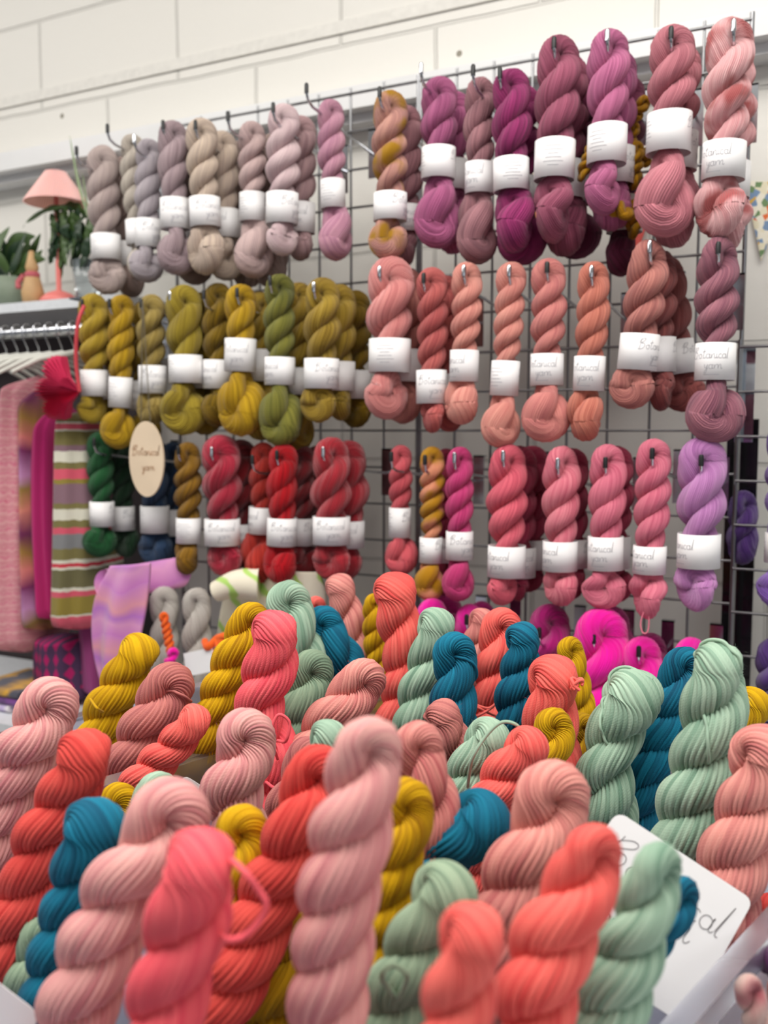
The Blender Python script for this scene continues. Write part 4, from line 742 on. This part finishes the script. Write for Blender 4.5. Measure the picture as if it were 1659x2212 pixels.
drape('knitted_garment', [(24, 806, 26), (18, 900, 48), (14, 1150, 70), (12, 1424, 84)], m1, RY-.05, 'pale pink marled knit hanging at the left edge of the rail', 'garment', .2, 4, .08, 1, GR)
m2 = knit('tie_dye', [(0, (110, 20, 80)), (.16, (224, 138, 120)), (.3, (150, 120, 50)), (.42, (200, 140, 190)), (.58, (120, 24, 92)), (.7, (226, 130, 124)), (.84, (160, 120, 50)), (1, (110, 20, 80))], noise=.05, rep=2.1, z0=-H, z1=0, n3=16)
drape('knitted_garment', [(56, 826, 30), (58, 950, 50), (60, 1150, 54), (66, 1372, 56)], m2, RY-.03, 'narrow purple, peach and olive variegated knit on the rail', 'garment', .16, 5, .13, 2, GR)
m3 = knit('magenta_knit', [(0, (210, 30, 120)), (.5, (190, 20, 110))], noise=.03, z0=-H, z1=0)
drape('knitted_garment', [(96, 862, 20), (90, 1000, 34), (92, 1150, 32), (104, 1350, 34)], m3, RY-.02, 'plain magenta knit squeezed between the variegated and striped ones', 'garment', .16, 4, .12, 3, GR)
OL, PKs, CRm, GY, MAU = (128, 118, 66), (222, 88, 110), (226, 222, 204), (132, 132, 134), (140, 106, 118)
stp = [(0, GY), (.035, PKs), (.115, CRm), (.125, (150, 132, 50)), (.2, PKs), (.225, CRm), (.24, (110, 104, 66)), (.32, CRm), (.33, (214, 50, 70)), (.345, CRm), (.36, OL), (.41, GY), (.47, PKs), (.5, OL), (.53, CRm), (.575, OL), (.6, MAU), (.68, (150, 132, 50)), (.7, PKs), (.745, OL), (.77, CRm), (.82, MAU), (.84, OL), (.9, CRm), (.91, PKs), (.93, CRm), (.94, OL), (.975, MAU)]
H4 = abs(zz(880, 1372))
drape('knitted_garment', [(150, 880, 50), (146, 950, 74), (146, 1150, 92), (138, 1372, 92)], knit('stripes', stp, noise=.006, z0=-H4, z1=0), RY-.06, 'olive, pink and cream striped knit hanging below the crimson fan', 'garment', .17, 5, .09, 4, GR)
drape('knitted_garment', [(182, 1140, 36), (186, 1280, 50), (196, 1400, 54), (205, 1510, 50)], knit('plum_knit', [(0, (128, 28, 96)), (.5, (150, 52, 116))], noise=.03, z0=-H, z1=0), RY+.02, 'plum knit hanging between the striped knit and the lilac shawl', 'garment', .14, 4, .1, 5, GR)
# lozenge-patterned bag
q = NT('lozenge_knit'); tc = q.n('ShaderNodeTexCoord'); mp = q.n('ShaderNodeMapping'); mp.inputs['Scale'].default_value = (52, 0, 30); q.l(tc.outputs['Object'], mp.inputs[0])
sp = q.n('ShaderNodeSeparateXYZ'); q.l(mp.outputs[0], sp.inputs[0]); fx = q.math('ABSOLUTE', q.math('SUBTRACT', q.math('FRACT', sp.outputs[0]), .5)); fz = q.math('ABSOLUTE', q.math('SUBTRACT', q.math('FRACT', sp.outputs[2]), .5))
ins = q.math('LESS_THAN', q.math('ADD', q.math('MULTIPLY', fx, 1.2), q.math('MULTIPLY', fz, .8)), .38); mx = q.n('ShaderNodeMix', _data_type='RGBA'); mx.inputs[6].default_value = lin((74, 46, 80)); mx.inputs[7].default_value = lin((176, 20, 96)); q.l(ins, mx.inputs[0]); q.l(mx.outputs[2], q.b.inputs['Base Color']); q.b.inputs['Roughness'].default_value = .9
drape('patterned_bag', [(110, 1378, 100), (108, 1430, 110), (112, 1520, 112)], q.m, RY-.02, 'dark purple knitted bag with rows of magenta lozenges', 'bag', .12, 4, .04, 6)
# crimson pleated fan with its ribbon
fc = atY(172, 846, RY-.09); fan = empty('pleated_fan', fc); tag(fan, 'crimson pleated paper fan ornament hanging beside the mustard skeins', 'ornament')
m = MB(); n = 48; vs = [fc]
for i in range(n+1):
    t = i/n; a = math.radians(110+136*t); rr = (.088-.014*t)*(.72+.28*abs(math.sin(PI*3*t+.25))**.5); vs += [fc+V(rr*math.cos(a)*1.5, .011*(1 if i % 2 else -1), rr*math.sin(a)), fc+V(.6*rr*math.cos(a), .005*(1 if i % 2 else -1)-.012, .4*rr*math.sin(a))]
fs = [];
for i in range(n): a, b = 1+2*i, 3+2*i; fs += [(a, b, b+1, a+1), (0, a+1, b+1)]
vs2 = [v+V(0, .004, 0) for v in vs]; m.add(vs, fs); m.add(vs2, [f[::-1] for f in fs]); adopt(m.build('pleated_leaf', flat('crimson_paper', (206, 44, 88), .6)), fan)
m = MB(); pts = smooth_path([atY(182, 660, RY-.10), atY(168, 700, RY-.11), atY(164, 780, RY-.10), fc], 16); m.tube(pts, .0042, 6); adopt(m.build('ribbon', flat('coral_ribbon', (210, 70, 80), .6)), fan)
# ------------------------------------------------------------------ wooden oval sign
YS = D-.275; c = atY(317, 992, YS); zt = atY(317, 910, YS)[2]; zb = atY(317, 1073, YS)[2]; hh = (zt-zb)/2; cz = (zt+zb)/2; ww = 38*depth(c)/F/.80
sg = empty('oval_sign', (c[0], YS, zt)); tag(sg, 'pale wooden oval sign with burnt lettering hanging on a chain', 'sign')
m = MB(); n = 64; f0 = [V(c[0]+ww*math.cos(2*PI*i/n), YS-.002, cz+hh*math.sin(2*PI*i/n)) for i in range(n)]; f1 = [p+V(0, .004, 0) for p in f0]
m.add(f0+f1, [tuple(range(n)), tuple(range(2*n-1, n-1, -1))]+[((j+1) % n, j, n+j, n+(j+1) % n) for j in range(n)]); adopt(m.build('plywood_oval', flat('birch_ply', (228, 206, 178), .6, bscale=12)), sg)
pm = MB(); fn = lambda u, v: V(c[0]+u, YS-.0026, cz+v); st, w_ = strokes('Botanical'); s = ww*1.6/w_
for p in st: ribbon([(a*s-ww*.8, b*s+.008) for a, b in p], .0006, fn, pm)
st, w_ = strokes('yarn')
for p in st: ribbon([(a*s-w_*s/2+.006, b*s-.022) for a, b in p], .0006, fn, pm)
adopt(pm.build('burnt_lettering', flat('burnt_brown', (176, 132, 96), .8)), sg)
m = MB(); a0 = atY(308, 650, YS+.01)
for ex in (-.012, .012):
    p0, p1 = a0, V(c[0]+ex, YS-.001, zt-.006)
    for i in range(34):
        t0, t1 = i/34, (i+1.15)/34; o_ = V(.0012, 0, 0) if i % 2 else V(0, .0012, 0); q0 = p0+(p1-p0)*t0; q1 = p0+(p1-p0)*t1; m.tube([q0+o_, q1+o_], .0007, 4); m.tube([q0-o_, q1-o_], .0007, 4)
adopt(m.build('chain', flat('dull_brass', (150, 140, 120), .35, .9)), sg)
# ------------------------------------------------------------------ things left of centre behind the tubs
LIL = knit('lilac_shawl', [(0, (216, 130, 206)), (.3, (232, 160, 208)), (.5, (196, 120, 206)), (.7, (238, 160, 176)), (1, (220, 140, 210))], noise=.10, rep=3, z0=-.3, z1=0, n3=9)
sw = empty('lilac_shawl', atY(300, 1240, 1.42)); tag(sw, 'lilac and pink shawl rolled at the top and hanging down, behind the left skeins', 'shawl')
m = MB(); K = 150; n = 26; ax0 = atY(388, 1236, 1.45); ax1 = atY(235, 1262, 1.36); vs = []
for i in range(K):          # spiral roll
    a = i/K*2*PI*4.2; r = .005+.031*i/K
    for t in np.linspace(0, 1, n): p = ax0*(1-t)+ax1*t; vs.append(p+V(-.006+r*math.cos(a)*.8, r*math.cos(a)*.25, r*math.sin(a)))
m.add(vs, [(i*n+j, i*n+j+1, (i+1)*n+j+1, (i+1)*n+j) for i in range(K-1) for j in range(n-1)], True)
adopt(m.build('rolled_part', LIL), sw)
def cloth(name, cols, mat, Y, amp=.012, k=5, root=None, th=.006):
    """sheet between two pixel edges: cols = [((x0,y0),(x1,y1)) top to bottom]"""
    nu = 40; nv = 40; ls = smooth_path([atY(*a, Y) for a, b in cols], nv); rs = smooth_path([atY(*b, Y) for a, b in cols], nv); vs = []
    for s_ in (0, th):
        for i in range(nv):
            for j in range(nu+1): t = j/nu; p = ls[i]*(1-t)+rs[i]*t; vs.append(p+V(0, s_-amp*math.sin(t*PI)-amp*.8*math.cos(k*t*2*PI+i*.06)*(.3+.7*i/nv), 0))
    w1 = nu+1; N_ = nv*w1; m = MB(); fs = [(i*w1+j, i*w1+j+1, (i+1)*w1+j+1, (i+1)*w1+j) for i in range(nv-1) for j in range(nu)]; fs += [tuple(N_+q for q in f[::-1]) for f in fs]
    for i in range(nv-1): fs += [(i*w1, (i+1)*w1, N_+(i+1)*w1, N_+i*w1), ((i+1)*w1-1, N_+(i+1)*w1-1, N_+(i+2)*w1-1, (i+2)*w1-1)]
    for j in range(nu): fs += [(j, N_+j, N_+j+1, j+1), ((nv-1)*w1+j, (nv-1)*w1+j+1, N_+(nv-1)*w1+j+1, N_+(nv-1)*w1+j)]
    m.add(vs, fs, True); o = m.build(name, mat); return adopt(o, root) if root else o
cloth('hanging_part', [((240, 1222), (320, 1216)), ((206, 1300), (312, 1300)), ((200, 1400), (296, 1400)), ((222, 1520), (280, 1520))], LIL, 1.36, .014, 1.5, sw)
BB = NT('cream_green_knit'); q = BB; tc = q.n('ShaderNodeTexCoord'); wv = q.n('ShaderNodeTexWave', Scale=7.0, Distortion=3.0, _bands_direction='DIAGONAL'); wv.inputs['Detail Scale'].default_value = 2; q.l(tc.outputs['Object'], wv.inputs['Vector'])
mr = q.n('ShaderNodeMapRange'); mr.inputs[1].default_value = .82; mr.inputs[2].default_value = .97; q.l(wv.outputs[0], mr.inputs[0]); mx = q.n('ShaderNodeMix', _data_type='RGBA'); mx.inputs[6].default_value = lin((236, 228, 206)); mx.inputs[7].default_value = lin((176, 214, 110)); q.l(mr.outputs[0], mx.inputs[0]); q.l(mx.outputs[2], q.b.inputs['Base Color']); q.b.inputs['Roughness'].default_value = .9
cl = empty('baby_cardigan', atY(560, 1240, 1.5)); tag(cl, 'cream baby cardigan with neon green lines behind the mustard skein', 'garment')
cloth('cardigan_body', [((500, 1222), (690, 1236)), ((486, 1290), (700, 1290)), ((470, 1360), (690, 1360)), ((450, 1500), (690, 1500))], BB.m, 1.50, .02, 1.2, cl)
m = MB(); m.tube(smooth_path([atY(560, 1262, 1.47), atY(510, 1262, 1.45), atY(466, 1278, 1.44)], 14), list(np.linspace(.034, .02, 14)), 20); adopt(m.build('sleeve', BB.m), cl)
for nm, x, top, ph, lb in (('a', 354, 1268, .2, 'pale grey skein with an orange tie, left of the pair below the bronze one'), ('b', 424, 1270, .1, 'pale grey skein with a tilted white tag, right of the pair below the bronze one')):
    o = empty('yarn_skein', atY(x, top, 1.42)); tag(o, lb, 'yarn skein', 'pale grey skeins by the lilac shawl')
    put('twisted_body', rope([atY(x, top, 1.42), atY(x+2, top+130, 1.42), atY(x+6, top+330, 1.42)], 32*depth(atY(x, top, 1.42))/F, pitch=4.2, phase=ph, N=30, sub=2, amp=0, rings=140, seed=x), ymat('white_grey'), o)
    if nm == 'a':
        put('orange_tie', rope([atY(352, 1322, 1.36), atY(372, 1420, 1.36)], 11*1.75/F, pitch=2.4, N=8, sub=3, rings=90, seed=2), yarn('orange', (255, 116, 40), (232, 84, 20), ply=False), o)
        put('magenta_tie', rope([atY(378, 1400, 1.35), atY(340, 1500, 1.35)], 13*1.75/F, pitch=2.4, N=8, sub=3, rings=90, seed=3), ymat('neon'), o)
    else:
        m = MB(); c4 = [atY(a, b, 1.36) for a, b in ((396, 1412), (458, 1398), (468, 1448), (404, 1462))]; m.add(c4+[p+V(0, .0015, 0) for p in c4], [(0, 1, 2, 3), (7, 6, 5, 4), (0, 4, 5, 1), (1, 5, 6, 2), (2, 6, 7, 3), (3, 7, 4, 0)]); adopt(m.build('paper_tag', PAPER), o)
        m = MB(); g = random.Random(4)
        for k in range(7): a = g.uniform(0, 6.28); m.tube(smooth_path([atY(470, 1378, 1.37), atY(470+26*math.cos(a), 1385+22*math.sin(a), 1.36), atY(472+30*math.cos(a+.8), 1390+26*math.sin(a+.8), 1.38)], 8), .007, 8)
        adopt(m.build('orange_knot', yarn('orange', (255, 116, 40), (232, 84, 20), ply=False)), o)
# lower shelf unit with folded knits, bottom left
LS = atY(0, 1545, 1.40); m = MB(); m.box((-2.6, 1.36, LS[2]-.03), (atY(520, 1560, 1.40)[0], WALL-.05, LS[2])); ls = m.build('low_shelf', TW); tag(ls, 'white lower shelf board under the hanging garments', 'shelf')
for k, (x0, x1, y0, c1, c2) in enumerate(((-40, 60, 1478, (70, 70, 84), (214, 160, 40)), (-30, 70, 1500, (120, 60, 140), (90, 50, 110)), (-50, 40, 1518, (232, 224, 228), (190, 170, 214)))):
    a = atY(x0, 1540, 1.44)[0]; b = atY(x1, 1540, 1.44)[0]; zt_ = LS[2]+.002+.017*(2-k); m = MB(); nn_ = 14; pr_ = []
    for i in range(nn_+1): t = -PI/2+PI*i/nn_; pr_.append((1.42+.006*0-.008*math.cos(t), zt_+.008+.008*math.sin(t)))
    vs = [(x, y, z) for x in (a, b) for y, z in pr_+[(1.58, pr_[-1][1]), (1.58, pr_[0][1])]]; n = len(pr_)+2
    m.add(vs, [(j, (j+1) % n, n+(j+1) % n, n+j) for j in range(n)]+[tuple(range(n))[::-1], tuple(range(n, 2*n))], False)
    o = m.build('folded_knit', knit('folded%d' % k, [(0, c1), (.4, c2), (.6, c1)], noise=.08, axis=0, rep=3, z0=0, z1=.3, n3=30)); tag(o, ('dark folded knit with gold flecks, topmost of the pile at the left edge', 'purple folded knit, middle of the pile at the left edge', 'white and lilac folded knit, bottom of the pile at the left edge')[k], 'folded knit', 'folded knits on the low shelf')
# dark backing behind garments
m = MB(); m.box((-3.6, WALL-.04, .3), (atY(345, 800, WALL)[0], WALL-.002, SZ-.06)); o = m.build('shelf_back_panel', flat('dark_panel', (60, 52, 54), .8)); tag(o, 'dark back panel behind the hanging garments', 'panel')
# ------------------------------------------------------------------ mustard mini skeins strung between the plum ones
for k, (p0, p1, w_, Yo, lb) in enumerate((((1292, 280), (1252, 392), 30, .215, 'left of the orchid skein'), ((1398, 208), (1352, 282), 30, .15, 'highest, right of the orchid skein'), ((1372, 262), (1352, 330), 28, .15, 'second down, right of the orchid skein'), ((1376, 305), (1366, 410), 34, .16, 'beside the blank orchid label'), ((1408, 312), (1388, 360), 26, .14, 'furthest right, touching the dusty pink skein'), ((1310, 440), (1366, 470), 40, .20, 'crosswise under the orchid tail'), ((1372, 430), (1366, 516), 38, .15, 'lowest, hanging under the others'), ((1400, 430), (1398, 492), 28, .13, 'low, at the left foot of the dusty pink skein'))):
    Y = D-Yo; data = rope([atY(*p0, Y), atY((p0[0]+p1[0])/2+2, (p0[1]+p1[1])/2, Y), atY(*p1, Y)], w_*depth(atY(*p0, Y))/F/2, pitch=2.4, phase=.3, N=14, sub=3, amp=.04, rings=110, seed=k+40)
    o = put('mini_skein', data, ymat('mini_gold')); tag(o, 'mustard-gold mini skein, ' + lb, 'mini skein', 'string of mustard mini skeins')
# ------------------------------------------------------------------ right edge: bunting, second grid, purple skeins
q = NT('floral_cotton'); tc = q.n('ShaderNodeTexCoord'); vo = q.n('ShaderNodeTexVoronoi', Scale=95.0); q.l(tc.outputs['Object'], vo.inputs['Vector']); cr = q.n('ShaderNodeValToRGB'); el = cr.color_ramp.elements
for _ in range(4): el.new(.5)
cr.color_ramp.interpolation = 'CONSTANT'
for e, (p, c_) in zip(el, ((0, (232, 226, 208)), (.42, (120, 146, 178)), (.6, (226, 218, 190)), (.75, (112, 140, 96)), (.86, (222, 110, 60)), (.93, (214, 170, 80)))): e.position = p
for e, (p, c_) in zip(el, ((0, (232, 226, 208)), (.42, (120, 146, 178)), (.6, (226, 218, 190)), (.75, (112, 140, 96)), (.86, (222, 110, 60)), (.93, (214, 170, 80)))): e.color = lin(c_)
sc_ = q.n('ShaderNodeSeparateColor'); q.l(vo.outputs['Color'], sc_.inputs[0]); q.l(sc_.outputs[0], cr.inputs[0]); q.l(cr.outputs[0], q.b.inputs['Base Color']); q.b.inputs['Roughness'].default_value = .85
def flag(x0, x1, y0, xt, yt, mat, label):
    Y = WALL-.012; n = 14; a, b, t = atY(x0, y0, Y), atY(x1, y0, Y), atY(xt, yt, Y); m = MB(); vs = []
    for s_ in (0, .002):
        for i in range(n+1):
            for j in range(n+1): u = j/n; p = (a*(1-u)+b*u)*(1-i/n)+t*(i/n); vs.append(p+V(0, s_-.004*math.sin(u*7)*(1-i/n), 0))
    w1 = n+1; N_ = w1*w1; fs = [(i*w1+j, i*w1+j+1, (i+1)*w1+j+1, (i+1)*w1+j) for i in range(n) for j in range(n)]; fs += [tuple(N_+k for k in f[::-1]) for f in fs]; m.add(vs, fs, True)
    o = m.build('bunting_flag', mat); tag(o, label, 'bunting flag', 'fabric bunting pinned to the block wall'); return o
flag(1608, 1712, 392, 1644, 562, q.m, 'floral cotton bunting flag on the wall at the right edge')
flag(1335, 1425, 400, 1372, 562, flat('coral_cotton', (226, 96, 90), .85), 'coral bunting flag on the wall behind the mustard mini skeins')
flag(1128, 1176, 376, 1158, 500, knit('peach_flag', [(0, (240, 190, 60)), (.5, (236, 160, 120))], noise=.05, rep=4, z0=0, z1=.2, n3=30), 'yellow and peach bunting flag on the wall behind the rose-plum skein')
Y2 = D-.02; gz = atY(1640, 748, Y2)[2]; gx0 = atY(1594, 900, Y2)[0]
grid_panel(gx0+.6, 8, gz, CAMZ-.9, Y2, 'lower wire grid panel at the right edge, holding purple skeins')
m = MB(); m.box((atY(1572, 900, D+.05)[0], D+.05, CAMZ-.9), (atY(1640, 900, D+.05)[0], D+.06, CAMZ+.02)); o = m.build('black_board', flat('black_gloss', (18, 16, 20), .15)); tag(o, 'black glossy board behind the gap between the two grids at right', 'board')
m = MB(); bx = atY(1612, 800, D+.03)[0]; m.box((bx-.014, D+.012, CAMZ-.02), (bx+.016, D+.016, gz)); o = m.build('mirror_strip', flat('mirror', (225, 235, 250), .06, 1.0)); tag(o, 'narrow mirror strip above the black board at the right edge', 'mirror')
o = put('yarn_skein', rope([atY(1606, 1060, D+.0), atY(1604, 1130, D+.0), atY(1602, 1215, D+.0)], .026, pitch=3, N=40, sub=1, amp=0, rings=150, seed=90), ymat('purple')); tag(o, 'dark purple skein in shade behind the right-edge grid post', 'yarn skein', T3)
hanging('violet', 'violet', (1706, 900), (1690, 1316), 84, (1150, 1215), .15, 'violet skein cut by the right edge', T3, 1, 1.3, seed=901)
hanging('purple low', 'purple', (1668, 1380), (1660, 1640), 70, (1500, 1550), .12, 'dark purple skein low at the right edge beside the big mint one', T4, 1, 1.3, seed=902)
# speckled skein outside the tub, bottom right
m_ = yarn('speckle', (236, 206, 196), (220, 176, 168), (196, 60, 90), ply=False)
for k, (x, z_, c_, lb) in enumerate(((1632, .58, 'speckle', 'cream and pink speckled skein leaning outside the tub at the bottom right corner'), (1700, .60, 'f_rose', 'rust-pink skein edge in the bottom right corner'))):
    data = rope([atz(x-22, 2110, z_), atz(x+4, 2210, z_), atz(x+12, 2330, z_), atz(x+16, 2760, z_)], 66*z_/F/2, pitch=3.2, phase=.3, N=26, sub=3, rings=240, seed=70+k); o = put('yarn_skein', data, MC.get(c_) or ymat(c_)); tag(o, lb, 'yarn skein', 'skeins outside the tub on the right')
data = rope([atz(1618, 2040, .68), atz(1690, 2100, .64), atz(1800, 2200, .62)], 60*.66/F/2, pitch=2.6, N=24, sub=2, rings=120, seed=77); o = put('yarn_skein', data, yarn('aubergine', (96, 26, 92), (62, 12, 60), ply=False)); tag(o, 'aubergine skein outside the tub at the right edge', 'yarn skein', 'skeins outside the tub on the right')
